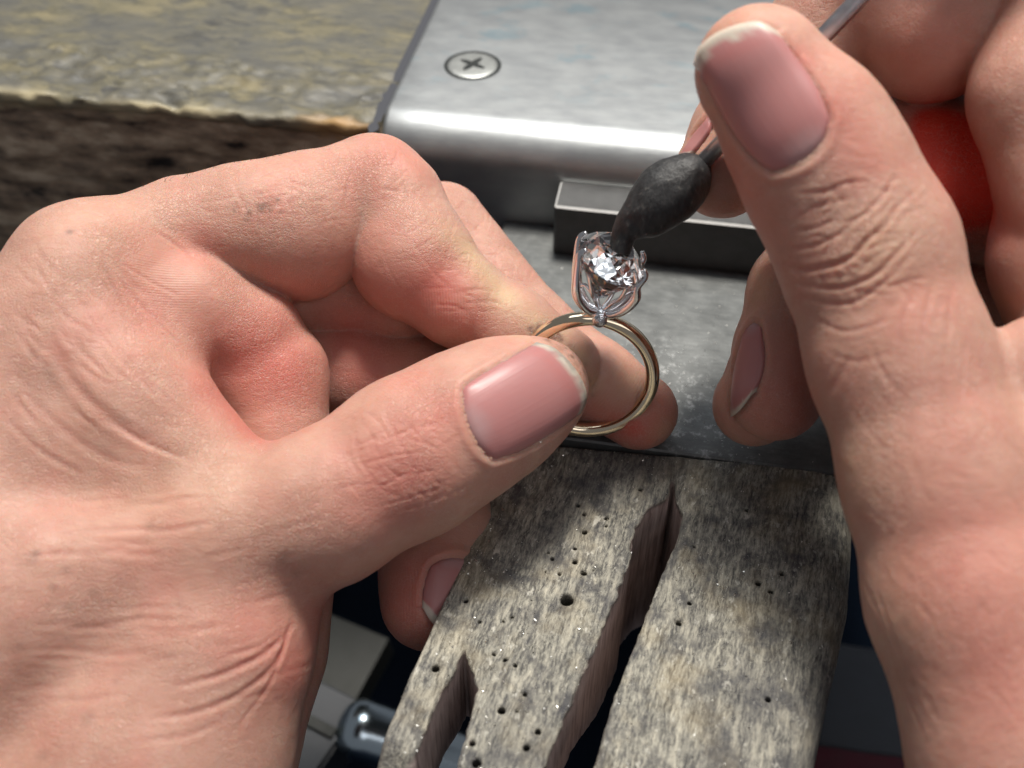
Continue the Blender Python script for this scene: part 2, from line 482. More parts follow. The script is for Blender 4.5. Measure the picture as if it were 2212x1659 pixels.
# wooden bench top: thick old board, chipped along its front edge
def f_bench(X):
    x = X[:, 0]
    d = sd_box(X, (-20, .45, -7), (10, 22, 1.93)) - .05
    d = d + .5 * np.clip((x + 2.75) * 6, 0, 1)            # set back behind the metal sheet
    edge = np.exp(-((X[:, 2] - 1.9) / .5) ** 2) * (X[:, 1] < 2.5)
    und = np.clip((1.80 - X[:, 2]) * 6, 0, 1) * np.clip(1.6 - X[:, 1], 0, 1)           # front face steps back under the lip
    d = d + und * (.16 + .05 * np.sin(x * .7))
    d = d + edge * (.15 * fbm(X * [.5, 1, 1.4], 2.2, 3, 3) + .09 * fbm(X * [.7, 1, 1], 5, 2, 5))
    d = d + (X[:, 1] < 1.6) * (X[:, 2] < 1.6) * .12 * fbm(X * [.45, 1, 1.3], 2.4, 4, 9)
    return d
V, Q, N = surface(f_bench, (-20.4, -.2, -4.5), (-1.9, 22.4, 2.4), .10, newton=1)
bench = place_bench(fastmesh('workbench', V, Q, BENCH))
chip = np.exp(-((V[:, 1] - .42) / .16) ** 2) * (V[:, 2] > 1.55)
pale = np.clip(fbm(V * [.4, 1, 1], 1.6, 3, 21) * 2 + .55, 0, 1) * chip
pale *= np.clip((-V[:, 0] - 5.0) * .6, .25, 1)
color_attr(bench, 'tint', np.stack([np.clip((1.80 - V[:, 2]) * 8, 0, 1) * (V[:, 1] < 1.7), np.clip(pale, 0, 1),
                                    chip * np.clip(1 - np.abs(V[:, 0] + 3.4) / 1.2, 0, 1) * (fbm(V, 2, 3, 4) > -.1)], 1))
tag(bench, 'old stained wooden bench top with a chipped front edge, behind the pinching hand', 'bench')
# aluminium sheet bent over the bench edge
R_, FY, TZ, TH = .80, .44, 2.03, .10
prof = [(21.5, TZ)] + [(4.0, TZ)] + [(FY + R_ - R_ * math.sin(a), TZ - R_ + R_ * math.cos(a)) for a in np.linspace(0, math.pi / 2, 14)] + [(FY, -.6), (FY, -1.9)]
bm = bmesh.new()
xs = [-2.66, -2.63, -2.55] + list(np.linspace(-2.0, 10, 25))
rows = []
for i, x in enumerate(xs):
    sh = {0: .05, 1: .02}.get(i, 0)
    rows.append([bm.verts.new((x + (.55 - .55 * min(1, max(0, (6.5 - y) / 5.5))) * 0, y + (sh if z < TZ - .01 else 0), z - sh)) for (y, z) in prof])
for a, b in zip(rows[:-1], rows[1:]):
    for j in range(len(prof) - 1):
        bm.faces.new((a[j], a[j + 1], b[j + 1], b[j]))
bmesh.ops.recalc_face_normals(bm, faces=bm.faces)
sheet = bm_obj('metal_sheet', bm, SHEET, smooth=True)
md = sheet.modifiers.new('thickness', 'SOLIDIFY'); md.thickness = TH; md.offset = -1
place_bench(sheet)
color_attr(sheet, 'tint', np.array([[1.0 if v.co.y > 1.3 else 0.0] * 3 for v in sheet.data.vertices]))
tag(sheet, 'brushed aluminium sheet bent over the wooden bench edge and held by a cross-head screw', 'metal sheet')
# countersunk cross-head screw in it
bm = bmesh.new()
RS = .60
def ring_at(r, z, n=48): return [bm.verts.new((r * math.cos(2 * math.pi * k / n), r * math.sin(2 * math.pi * k / n), z)) for k in range(n)]
ra, rb, rc = ring_at(RS - .06, .0), ring_at(RS - .09, .018), ring_at(.42, .028)
cross = []
for k in range(48):                                  # star-shaped recess outline
    a = 2 * math.pi * k / 48 + .45
    q = abs(((a * 2 / math.pi) % 1) - .5) * 2        # 1 on the arms
    r = .11 + .25 * q ** 1.7
    cross.append((r * math.cos(a - .45 + .0), r * math.sin(a - .45)))
rd = [bm.verts.new((x, y, .035)) for x, y in cross]
re = [bm.verts.new((x * .72, y * .72, -.12)) for x, y in cross]
for a, b in ((ra, rb), (rb, rc), (rc, rd)):
    for k in range(48): bm.faces.new((a[k], a[(k + 1) % 48], b[(k + 1) % 48], b[k]))
screw = bm_obj('screw', bm, SCREW, sheet, smooth=True)
screw.location = (-1.25, 3.09, TZ + .004)
bm = bmesh.new()
rd = [bm.verts.new((x, y, .034)) for x, y in cross]; re = [bm.verts.new((x * .7, y * .7, .010)) for x, y in cross]
for k in range(48): bm.faces.new((rd[k], rd[(k + 1) % 48], re[(k + 1) % 48], re[k]))
bm.faces.new(re)
rec = bm_obj('recess', bm, GAP, screw)
bm = bmesh.new()
o1, o2 = ring_at(RS + .02, .003), ring_at(RS - .09, .004)
for k in range(48): bm.faces.new((o1[k], o1[(k + 1) % 48], o2[(k + 1) % 48], o2[k]))
bm_obj('countersink', bm, GAP, screw)
# flat steel plate
def beveled_box(name, lo, hi, bev, mat, parent=None, seg=2, cuts=0):
    bm = bmesh.new()
    bmesh.ops.create_cube(bm, size=1)
    for v in bm.verts:
        v.co = [lo[i] + (v.co[i] + .5) * (hi[i] - lo[i]) for i in range(3)]
    bmesh.ops.bevel(bm, geom=list(bm.edges), offset=bev, segments=seg, affect='EDGES', profile=.6)
    return bm_obj(name, bm, mat, parent)
def f_plate(X):
    d = sd_box(X, (-.06, -5.50, -1.2), (11, .40, -.03)) - .03
    return d
bm = bmesh.new()
nx, ny = 90, 60
PX = np.linspace(-.06, 11, nx); PY = np.linspace(-5.42, .40, ny)
gv = [[bm.verts.new((x, y, 0)) for y in PY] for x in PX]
for i in range(nx - 1):
    for j in range(ny - 1): bm.faces.new((gv[i][j], gv[i + 1][j], gv[i + 1][j + 1], gv[i][j + 1]))
per = [gv[i][0] for i in range(nx)] + [gv[-1][j] for j in range(1, ny)] + [gv[i][-1] for i in range(nx - 2, -1, -1)] + [gv[0][j] for j in range(ny - 2, 0, -1)]
l1 = [bm.verts.new((v.co.x + (-.03 if v.co.x < 0 else 0), v.co.y - (.03 if v.co.y < -5.35 else 0), -.035)) for v in per]
l2 = [bm.verts.new((v.co.x, v.co.y, -1.3)) for v in l1]
n = len(per)
for k in range(n):
    for a, b in ((per, l1), (l1, l2)): bm.faces.new((a[k], b[k], b[(k + 1) % n], a[(k + 1) % n]))
bmesh.ops.recalc_face_normals(bm, faces=bm.faces)
plate = place_bench(bm_obj('steel_plate', bm, PLATE))
pv = np.array([v.co for v in plate.data.vertices])
def bl(u, v, z=0):
    p = G(u, v, z) - BO
    return np.array([p @ E1, p @ E2])
ch = np.zeros(len(pv))
for (u, v, r, a) in [(1440, 800, .55, .95), (1400, 770, .5, .8), (1480, 850, .7, .8), (1520, 930, .9, .8), (1450, 930, .5, .6), (1600, 1000, .5, .5), (1330, 740, .3, .5)]:
    c = bl(u, v); ch = np.maximum(ch, a * np.exp(-((pv[:, 0] - c[0]) ** 2 + (pv[:, 1] - c[1]) ** 2) / r ** 2))
color_attr(plate, 'tint', np.stack([np.clip(ch + .08, 0, 1)] * 3, 1))
tag(plate, 'flat scuffed grey steel plate in front of the bench, dusted with white chalky marks', 'steel plate')
bar = place_bench(beveled_box('steel_bar', (1.08, -.47, 0.003), (9.5, .42, 1.17), .04, BAR, seg=1))
bar.data.materials.append(EDGE_GLEAM)
for p_ in bar.data.polygons:                       # highlight along the upper edges, painted as a brighter steel
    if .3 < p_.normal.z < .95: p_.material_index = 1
tag(bar, 'dark rectangular steel bar with shiny front edge across the back of the plate', 'steel bar')

# ------------------------------------------------------------------ the wooden bench pin, sawn and drilled
PB = math.radians(-16.5)
PO = G(1500, 975)
F1 = np.array([math.cos(PB), math.sin(PB), 0]); F2 = np.array([-math.sin(PB), math.cos(PB), 0])
def pl(u, v):
    p = G(u, v) - PO
    return (float(p @ F1), float(p @ F2))
def sd_poly(x, y, pts):
    pts = np.array(pts); n = len(pts)
    d = np.full(len(x), 1e9); s = np.ones(len(x))
    for i in range(n):
        a = pts[i]; b = pts[i - 1]
        ex, ey = b - a; wx, wy = x - a[0], y - a[1]
        t = np.clip((wx * ex + wy * ey) / (ex * ex + ey * ey + 1e-12), 0, 1)
        d = np.minimum(d, (wx - ex * t) ** 2 + (wy - ey * t) ** 2)
        c1 = y >= a[1]; c2 = y < b[1]; c3 = ex * wy > ey * wx
        s = np.where((c1 & c2 & c3) | (~c1 & ~c2 & ~c3), -s, s)
    return s * np.sqrt(d)
OUT = [(-2.95, -.62), (2.72, .34), (2.80, -.86), (2.84, -2.1), (2.76, -3.0), (2.66, -4.0), (2.58, -5.0), (2.45, -6.4), (2.3, -8.6), (-.1, -8.8), (-.75, -9.2), (-1.8, -9.2), (-2.3, -7.6), (-2.75, -7.5), (-3.17, -6.95), (-3.16, -5.5), (-3.08, -3.8), (-3.05, -2.4), (-3.02, -1.7)]
N1 = [pl(*p) for p in [(1450, 1036), (1456, 1036), (1461, 1075), (1474, 1109), (1467, 1150), (1438, 1221), (1408, 1296), (1322, 1518), (1282, 1659)]] + [(-.45, -9.5), (-1.35, -9.5)] + \
     [pl(*p) for p in [(1180, 1645), (1266, 1437), (1330, 1290), (1362, 1205), (1370, 1140), (1400, 1097), (1447, 1066)]]
N2 = [pl(*p) for p in [(1000, 1397), (1004, 1397), (1008, 1411), (1031, 1485), (1018, 1537), (985, 1659)]] + [(-2.15, -9.5), (-2.75, -9.5)] + \
     [pl(*p) for p in [(893, 1640), (948, 1500), (985, 1440), (999, 1405)]]
def z6(x, y): return pl((1300 + .678 * x) / 1.8228, (1900 + .678 * y) / 1.8228)
def z7(x, y): return pl((2532 + .678 * x) / 1.8228, (1900 + .678 * y) / 1.8228)
HOLES = [(z6(x, y), r) for x, y, r in [(1375, 680, .115), (1475, 180, .042), (1605, 200, .05), (1605, 246, .035), (1477, 283, .055), (1267, 400, .04), (1290, 437, .04), (1425, 376, .042), (1420, 455, .048), (1252, 512, .032), (1332, 525, .04), (1475, 520, .06), (787, 680, .05), (868, 803, .036), (1005, 797, .034), (1057, 773, .036), (1015, 1015, .045), (1075, 1050, .04), (950, 985, .04), (610, 1070, .068), (995, 1315, .07), (1207, 1437, .055), (1140, 1533, .06), (850, 1620, .075), (825, 1505, .055), (1803, 32, .042), (1440, 128, .045), (1130, 1220, .045), (1530, 495, .026), (1085, 1320, .03), (655, 1275, .03), (1390, 195, .03)]]
HOLES += [(z7(x, y), r) for x, y, r in [(808, 523, .052), (672, 577, .058), (745, 624, .056), (210, 806, .055), (300, 360, .036), (605, 150, .045), (272, 690, .045), (728, 1255, .05), (395, 127, .03), (1010, 140, .02)]]
def smax(a, b, k): return -smin(-a, -b, k)
def f_pin(X):
    x, y, z = X[:, 0], X[:, 1], X[:, 2]
    jag = (np.where(x < np.interp(y, [-6.5, -1.2], [-.62, -.2]), np.where(x < -1.5, .03, .05), .012) * fbm(X, 9, 2, 2)) * np.clip((z + .38) * 3.4, 0, 1) ** 1.5
    saw = .012 * vnoise(X * [1, 1, .06], 16, 31)
    d2 = sd_poly(x, y, OUT) + .02 * fbm(X, 2, 2, 8)
    top = z + .020 - .035 * fbm(X * [1, .5, 1], 1.1, 3, 5) - .018 * fbm(X * [1, .3, 1], 5, 3, 6) + .02 * np.clip(fbm(X, 2.5, 2, 77) - .25, 0, 1) * 3
    cut = np.maximum(-sd_poly(x, y, N1), -sd_poly(x, y, N2)) + jag + saw
    # worn right edge rolls over
    f = smax(d2, top, .05)
    roll = x - np.interp(y, [-8.6, -6.4, -5, -4, -3, -2.1, -.86, .2], [2.3, 2.45, 2.58, 2.66, 2.76, 2.84, 2.80, 2.74])
    f = np.maximum(f, smax(roll, top, .75))
    f = np.maximum(f, (np.interp(y, [-6.5, -4.9, -3.6, -1.3, 0], [-1.75, -1.9, -3.0, -3.7, -4.2]) - z) * .88)        # wedge: thinner towards its free end
    f = smax(f, cut, .05)
    # chamfer on the left prong's end
    f = smax(f, ((-y - 6.55) * .75 + (z + .15) * .66), .08)
    return f
def f_pin_holes(X):
    f = f_pin(X)
    x, y, z = X[:, 0], X[:, 1], X[:, 2]
    near = z > -.6
    for (c, r) in HOLES:
        m = near & (np.abs(x - c[0]) < .4) & (np.abs(y - c[1]) < .4)
        if not m.any(): continue
        dd = np.hypot(x[m] - c[0], y[m] - c[1]) - r * .84 * (1 + .05 * np.sin(3 * np.arctan2(y[m] - c[1], x[m] - c[0]) + c[0] * 9))
        dd = dd - .12 * r * np.exp(z[m] / .04)                  # funnelled mouth
        f[m] = smax(f[m], -np.maximum(dd, -(z[m] + .12 + 2.2 * r)), .012)
    return f
V, Q, N = surface(f_pin_holes, (-3.5, -9.3, -4.5), (3.2, .7, .25), .039, newton=1)
pin = fastmesh('bench_pin', V, Q, PINW)
pin.location = PO; pin.rotation_euler = (0, 0, PB)
wall = np.clip((.75 - N[:, 2]) * 3, 0, 1) * (np.minimum(np.abs(sd_poly(V[:, 0], V[:, 1], N1)), np.abs(sd_poly(V[:, 0], V[:, 1], N2))) < .1) * np.clip((-V[:, 2] - .05 + .05 * fbm(V * [1, 1, .3], 5, 2, 3)) * 9, 0, 1)
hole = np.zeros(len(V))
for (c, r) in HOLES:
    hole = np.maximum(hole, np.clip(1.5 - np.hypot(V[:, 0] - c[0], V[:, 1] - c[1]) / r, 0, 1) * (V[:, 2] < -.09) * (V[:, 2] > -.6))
dirt = np.clip(fbm(V * [1, .55, 1], .9, 3, 41) * 1.6, 0, .7)
dirt = np.maximum(dirt, .75 * np.clip((np.abs(sd_poly(V[:, 0], V[:, 1], N1) - .05) < .07) * (N[:, 2] > .3) * np.clip(fbm(V, 3, 2, 9) + .2, 0, 1) * 2, 0, 1))
color_attr(pin, 'tint', np.stack([wall, hole * .9, dirt], 1))
tag(pin, 'worn grey wooden bench pin with two sawn V notches and small drilled holes', 'bench pin')

# ------------------------------------------------------------------ below the bench
def plane(name, z, x0, x1, y0, y1, mat):
    o = mesh(name, [(x0, y0, z), (x1, y0, z), (x1, y1, z), (x0, y1, z)], [(0, 1, 2, 3)], mat, smooth=False)
    return tag(o, kind='structure')
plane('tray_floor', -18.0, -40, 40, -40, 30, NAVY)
def tube(name, pts, rad, mat, parent=None, seg=20, cap=True, closed=False):
    """swept tube along world points with radii"""
    pts = [Vector(p) for p in pts]; n = len(pts)
    rad = [float(r) for r in rad] if hasattr(rad, '__len__') else [rad] * n
    bm = bmesh.new(); rings = []
    up = None
    for i, p in enumerate(pts):
        if closed: t = (pts[(i + 1) % n] - pts[i - 1]).normalized()
        else: t = (pts[min(i + 1, n - 1)] - pts[max(i - 1, 0)]).normalized()
        if up is None: up = t.orthogonal().normalized()
        up = (up - t * up.dot(t)).normalized(); b = t.cross(up)
        rings.append([bm.verts.new(p + rad[i] * (math.cos(2 * math.pi * k / seg) * up + math.sin(2 * math.pi * k / seg) * b)) for k in range(seg)])
    for i in range(n if closed else n - 1):
        a, b = rings[i], rings[(i + 1) % n]
        for k in range(seg): bm.faces.new((a[k], a[(k + 1) % seg], b[(k + 1) % seg], b[k]))
    if cap and not closed:
        bm.faces.new(rings[0][::-1]); bm.faces.new(rings[-1])
    bmesh.ops.recalc_face_normals(bm, faces=bm.faces)
    return bm_obj(name, bm, mat, parent, smooth=True)
def empty(name, loc=(0, 0, 0)):
    o = bpy.data.objects.new(name, None); C.objects.link(o); o.location = loc
    return o
A_ = P(736, 1562, 26.5); B_ = P(1120, 1690, 28.0)
hp = [A_ + (B_ - A_) * t for t in (0, .006, .02, .04, .07, .11, .5, .6, 1.0)]
tool2 = tube('tool_handle', hp, [.08, .32, .50, .62, .70, .73, .73, .73, .73], CHROME, seg=32)
tag(tool2, 'shiny chromed round tool handle lying in the dark tray below the bench pin', 'tool')
def obox(name, c, ax, half, bev, mat):
    """box with its own axes"""
    o = beveled_box(name, [-h for h in half], half, bev, mat)
    m = Matrix([list(a) for a in ax]).transposed().to_4x4(); m.translation = Vector(c)
    o.matrix_world = m
    return o
def axes(rz, rx=0, ry=0):
    m = Matrix.Rotation(rz, 3, 'Z') @ Matrix.Rotation(rx, 3, 'X') @ Matrix.Rotation(ry, 3, 'Y')
    return [m.col[i] for i in range(3)]
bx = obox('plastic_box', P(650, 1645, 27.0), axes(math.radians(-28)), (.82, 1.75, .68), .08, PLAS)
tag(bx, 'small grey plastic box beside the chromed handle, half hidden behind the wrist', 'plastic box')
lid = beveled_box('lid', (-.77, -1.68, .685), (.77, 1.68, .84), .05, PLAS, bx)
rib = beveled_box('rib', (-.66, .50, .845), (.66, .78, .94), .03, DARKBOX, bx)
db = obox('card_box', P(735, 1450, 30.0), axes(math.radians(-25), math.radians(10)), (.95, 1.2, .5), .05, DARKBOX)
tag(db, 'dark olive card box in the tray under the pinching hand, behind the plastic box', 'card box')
def cloth(name, c, w, l, rz, mat, seed):
    n = 40
    g = np.stack(np.meshgrid(np.linspace(-w, w, n), np.linspace(-l, l, n), indexing='ij'), -1).reshape(-1, 2)
    X3 = np.c_[g, np.zeros(len(g))]
    z = .16 * fbm(X3, .5, 3, seed) + .5 * np.clip(1 - np.maximum(np.abs(g[:, 0]) / w, np.abs(g[:, 1]) / l), 0, .12) * 4
    F = [(i * n + j, (i + 1) * n + j, (i + 1) * n + j + 1, i * n + j + 1) for i in range(n - 1) for j in range(n - 1)]
    o = mesh(name, np.c_[g, z], F, mat)
    md = o.modifiers.new('thickness', 'SOLIDIFY'); md.thickness = .25
    o.location = c; o.rotation_euler = (0, 0, rz)
    return o
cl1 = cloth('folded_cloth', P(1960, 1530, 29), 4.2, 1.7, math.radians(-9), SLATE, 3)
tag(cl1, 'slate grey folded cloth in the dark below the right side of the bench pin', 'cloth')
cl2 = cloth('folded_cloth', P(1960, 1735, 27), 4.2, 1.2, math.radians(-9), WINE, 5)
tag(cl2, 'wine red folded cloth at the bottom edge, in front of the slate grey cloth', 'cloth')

# ------------------------------------------------------------------ the ring
RC = P(1269, 812, 17.75)
TO = -ray(1269, 812)                                            # towards the viewer
e_r = RT.copy(); e_u = np.cross(TO, e_r); e_u /= np.linalg.norm(e_u); e_r = np.cross(e_u, TO)
t31 = math.radians(31)
eU = math.cos(t31) * e_u + math.sin(t31) * TO
eN = math.cos(t31) * TO - math.sin(t31) * e_u
eR = e_r
rot = math.radians(10)
eH = math.cos(rot) * eU + math.sin(rot) * eR                    # towards the stone
eT = math.cos(rot) * eR - math.sin(rot) * eU
ring = empty('ring', RC)
ring.rotation_euler = Matrix([list(eT), list(-eN), list(eH)]).transposed().to_euler()   # local x tangent, y finger axis, z stone
tag(ring, 'gold ring with oval diamond in white metal setting, pinched between thumb and finger', 'ring')
RM = 1.035
# band: slightly squared round wire
bm = bmesh.new(); prev = None; rs = []
for k in range(128):
    a = 2 * math.pi * k / 128; c_ = Vector((math.sin(a) * RM, 0, math.cos(a) * RM)); nr = Vector((math.sin(a), 0, math.cos(a)))
    thin = 1 - .12 * math.exp(-((min(a, 2 * math.pi - a)) / .25) ** 2)
    rs.append([bm.verts.new(c_ + thin * (.112 * math.copysign(abs(math.cos(t)) ** .85, math.cos(t)) * nr + .118 * math.copysign(abs(math.sin(t)) ** .85, math.sin(t)) * Vector((0, 1, 0)))) for t in np.linspace(0, 2 * math.pi, 25)[:-1]])
for k in range(128):
    a, b = rs[k], rs[(k + 1) % 128]
    for j in range(24): bm.faces.new((a[j], b[j], b[(j + 1) % 24], a[(j + 1) % 24]))
bmesh.ops.recalc_face_normals(bm, faces=bm.faces)
bm_obj('band', bm, GOLD, ring, smooth=True)
SZ, SA, SB = 2.09, .525, .86                                     # girdle height, half width, half length
head = tube('setting_base', [(0, 0, RM + .06), (0, 0, RM + .13), (0, 0, RM + .2)], [.12, .16, .10], PLAT, ring)
TILT = math.radians(11)                                          # the stone leans a little to the right in its claws
def on_stone(x, y, z): return (x * math.cos(TILT) + z * math.sin(TILT), y, SZ + z * math.cos(TILT) - x * math.sin(TILT))
for s in (-1, 1):
    for q in (-1, 1):
        g1_ = on_stone(s * SA * .90, q * SB * .33, -.18); g2_ = on_stone(s * SA * .98, q * SB * .36, .02); g3_ = on_stone(s * SA * .86, q * SB * .36, .13)
        pts = spline([(s * .02, q * .03, RM + .13), (s * .20, q * .09, RM + .18), (s * .37, q * .17, RM + .36), (s * .455, q * .24, RM + .58), g1_, g2_, g3_], 7)
        rr = np.interp(np.arange(len(pts)), [0, 8, 20, 30, len(pts) - 1], [.062, .070, .078, .062, .036])
        tube('prong', pts, rr, PLAT, ring, seg=14)
        pts = spline([(s * .02, q * .03, RM + .16), (s * .14, q * .16, RM + .40), (s * .22, q * .34, SZ - .46), on_stone(s * .30, q * SB * .50, -.17)], 7)
        tube('strut', pts, np.linspace(.036, .03, len(pts)), PLAT, ring, seg=10)
        pts = spline([(s * .22, q * .34, SZ - .46), (s * .34, q * .30, SZ - .36), (s * .43, q * .25, SZ - .42)], 6)
        tube('strut', pts, .028, PLAT, ring, seg=10)
bz = tube('bezel', [(0, -.02, RM + .05), (0, -.15, RM + .05), (0, -.165, RM + .05)], [.115, .112, .09], PLAT, ring, seg=20)
def gem(name, a, b, parent, loc=None, rotm=None, hc=.20, hp=.74):
    pts = []
    n = 8
    T = .57
    for k in range(8):
        t = 2 * math.pi * (k + .5) / 8; pts.append((T * math.cos(t), T * math.sin(t), hc))
        t = 2 * math.pi * k / 8; pts.append((.80 * math.cos(t), .80 * math.sin(t), hc * .60))
        pts.append((.27 * math.cos(t), .27 * math.sin(t), -hp * .79))
    for k in range(16):
        t = 2 * math.pi * (k + .5) / 16 
        for zz in (.014, -.014): pts.append((math.cos(t), math.sin(t), zz))
    pts.append((0, 0, -hp))
    bm = bmesh.new()
    for x, y, z in pts: bm.verts.new((x * a, y * b, z))
    bmesh.ops.convex_hull(bm, input=bm.verts)
    bmesh.ops.dissolve_limit(bm, angle_limit=.02, verts=bm.verts, edges=bm.edges)
    bmesh.ops.recalc_face_normals(bm, faces=bm.faces)
    o = bm_obj(name, bm, DIAMOND, parent)
    if loc is not None: o.location = loc
    return o
gm_ = gem('diamond', SA, SB, ring, (0, 0, SZ)); gm_.rotation_euler = (0, TILT, 0)
sg = gem('accent_stone', .085, .085, bz, hc=.02, hp=.045)
sg.location = (0, -.168, RM + .05); sg.rotation_euler = (math.radians(90), 0, 0)

# ------------------------------------------------------------------ the wax-tipped tool, resting on the stone
STC = RC + eH * (SZ + .17)                                       # middle of the table
wt = [(1337, 555, 16.60, 22), (1338, 548, 16.58, 26), (1343, 522, 16.53, 26), (1350, 502, 16.48, 29), (1366, 483, 16.43, 42), (1392, 462, 16.38, 60), (1428, 430, 16.32, 73), (1462, 402, 16.26, 72), (1490, 378, 16.2, 60), (1510, 360, 16.16, 44), (1521, 350, 16.14, 25), (1523, 348, 16.14, 14)]
pw = spline([P(u, v, d) for u, v, d, r in wt], 6)
rw = spline([(r * .93 * d / FPX, 0, 0) for u, v, d, r in wt], 6)[:, 0]
tool = empty('wax_stick', P(1338, 546, 16.6))
tag(tool, 'black wax-tipped steel rod touching the top of the diamond', 'wax tool')
wx = tube('wax_tip', pw, rw, WAX, tool, seg=48)
wv_ = np.array([v.co for v in wx.data.vertices]); ax0 = P(1343, 522, 16.53); ax1 = P(1521, 350, 16.14)
axd = (ax1 - ax0) / np.linalg.norm(ax1 - ax0)
cen = ax0 + ((wv_ - ax0) @ axd)[:, None] * axd
nr = wv_ - cen; nr /= np.linalg.norm(nr, axis=1)[:, None] + 1e-9
tt = (wv_ - ax0) @ axd
amp = .035 * fbm(wv_, 2.2, 3, 4) + .012 * fbm(wv_, 9, 2, 5)
wv_ = wv_ + nr * amp[:, None]
wx.data.vertices.foreach_set('co', wv_.astype(np.float32).ravel()); wx.data.update()
T0, T1 = P(1500, 370, 16.18), P(1930, -80, 14.6)
rod = tube('rod', [T0, (T0 + T1) / 2, T1, T1 + (T1 - T0) * .6], .122, ROD, tool, seg=24)
for o_ in (wx, rod): o_.matrix_parent_inverse = Matrix.Translation(-Vector(tool.location))

# ------------------------------------------------------------------ hands
def make_hand(name, chains, lo, hi, h):
    f = sdf_union(chains)
    V, Q, N = surface(f, lo, hi, h, newton=2)
    return f, V, Q, N
LH = [
    # thumb with its metacarpal and the wrist
    Chain([(-700, 1950, 15.0, 470), (-330, 1560, 15.6, 420), (80, 1295, 16.0, 255), (470, 1165, 16.05, 165), (700, 1098, 16.2, 162), (890, 985, 16.45, 170), (1010, 915, 16.65, 156), (1100, 868, 16.85, 138), (1168, 836, 17.0, 104)], k=[.5, .5, .5, .4, .1, .05, .05, .05, .05], kin=.3),
    # thenar and heel of the hand
    Chain([(620, 1190, 16.45, 110), (440, 1400, 16.1, 232), (330, 1650, 15.8, 290), (100, 1950, 15.6, 380)], k=[.35, .4, .5, .5], kin=.4),
    Chain([(600, 1240, 17.1, 120), (470, 1390, 17.0, 236), (390, 1640, 16.6, 235), (100, 1900, 16.2, 350)], k=[.08, .08, .08, .3], kin=.4),
    # back of the hand
    Chain([(190, 592, 17.0, 150), (95, 800, 16.9, 200), (-150, 1150, 16.5, 330), (-500, 1650, 15.6, 420)], k=.5, kin=.5),
    Chain([(150, 690, 16.7, 148), (300, 885, 16.4, 152), (452, 1058, 16.3, 150)], k=[.6, .5, .3], kin=.3),
    Chain([(60, 960, 16.5, 190), (330, 1030, 16.35, 140)], k=.4, kin=.3),
    Chain([(265, 612, 17.3, 100), (400, 662, 17.42, 122), (540, 728, 17.85, 116)], k=[.9, .8, .2], kin=.3),
    Chain([(480, 800, 18.0, 105), (590, 810, 18.0, 112), (608, 960, 17.8, 108)], k=[.3, .12, .06], kin=.3),
    # index finger: first joint, then bent over
    Chain([(190, 592, 17.0, 150), (400, 500, 17.8, 108), (520, 490, 18.0, 128), (640, 492, 18.15, 152), (810, 402, 18.45, 109)], k=[.4, .12, .05, .04, .03], kin=.3),
    Chain([(812, 404, 18.45, 110), (840, 440, 18.4, 112), (892, 560, 18.2, 128), (990, 648, 18.1, 96), (1100, 712, 18.2, 92), (1215, 792, 18.3, 84)], k=[.10, .05, .03, .03, .03, .03], kin=.25),
    # middle finger
    Chain([(330, 640, 18.9, 130), (720, 620, 19.5, 120), (870, 640, 19.5, 122), (960, 482, 20.0, 88)], k=[.3, .03, .03, .03], kin=.2),
    Chain([(960, 482, 20.0, 88), (1150, 712, 19.3, 84), (1290, 830, 18.8, 92), (1382, 890, 18.6, 82)], k=.03, kin=.2),
    # ring finger, wrapped under the pin
    Chain([(450, 800, 19.2, 110), (790, 812, 19.4, 112), (905, 850, 19.3, 128), (930, 1000, 18.9, 108), (960, 1140, 18.2, 108), (932, 1240, 17.8, 108), (930, 1298, 17.6, 108)], k=.03, kin=.2),
]
RH = [
    # thumb
    Chain([(1640, 152, 14.5, 138), (1745, 297, 14.55, 168), (1800, 400, 14.6, 174), (1872, 540, 14.6, 184), (1940, 770, 14.5, 186), (2030, 1030, 14.2, 200), (2098, 1290, 13.9, 214), (2245, 1650, 13.5, 262), (2420, 2050, 13.2, 330)], k=[.05, .05, .05, .05, .1, .3, .4, .5, .5], kin=.3),
    # web and palm
    Chain([(2250, 800, 14.3, 120), (2380, 1000, 14.3, 240), (2480, 1400, 13.8, 330), (2600, 1900, 13.4, 420)], k=[.3, .5, .5, .5], kin=.4),
    Chain([(2400, 820, 15.0, 170), (2330, 560, 15.2, 170), (2360, 300, 15.3, 190), (2420, 60, 15.6, 200)], k=[.4, .3, .3, .2], kin=.4),
    # index finger
    Chain([(2340, 420, 14.9, 180), (2262, 200, 15.0, 152), (2310, -60, 15.3, 160)], k=.08, kin=.3),
    Chain([(2330, -60, 15.6, 150), (2010, 60, 16.0, 152), (1840, -60, 16.4, 120), (1715, 160, 16.75, 112), (1607, 285, 16.85, 108), (1562, 368, 16.85, 103)], k=[.1, .05, .03, .03, .03, .03], kin=.22),
    # knuckles above the frame
    Chain([(1960, -250, 15.3, 130), (2120, -300, 15.0, 190), (2420, -330, 14.8, 260)], k=.3, kin=.3),
    # middle finger
    Chain([(2460, 430, 16.6, 180), (2200, 372, 17.0, 196), (1960, 385, 17.3, 175), (1742, 640, 17.0, 120), (1697, 760, 16.95, 106), (1676, 850, 16.9, 102)], k=[.3, .05, .03, .03, .03, .03], kin=.25),
    # ring finger
    Chain([(2460, 640, 17.4, 150), (1950, 690, 18.3, 120), (1680, 800, 17.9, 98), (1628, 876, 17.6, 88)], k=[.3, .03, .03, .03], kin=.2),
]

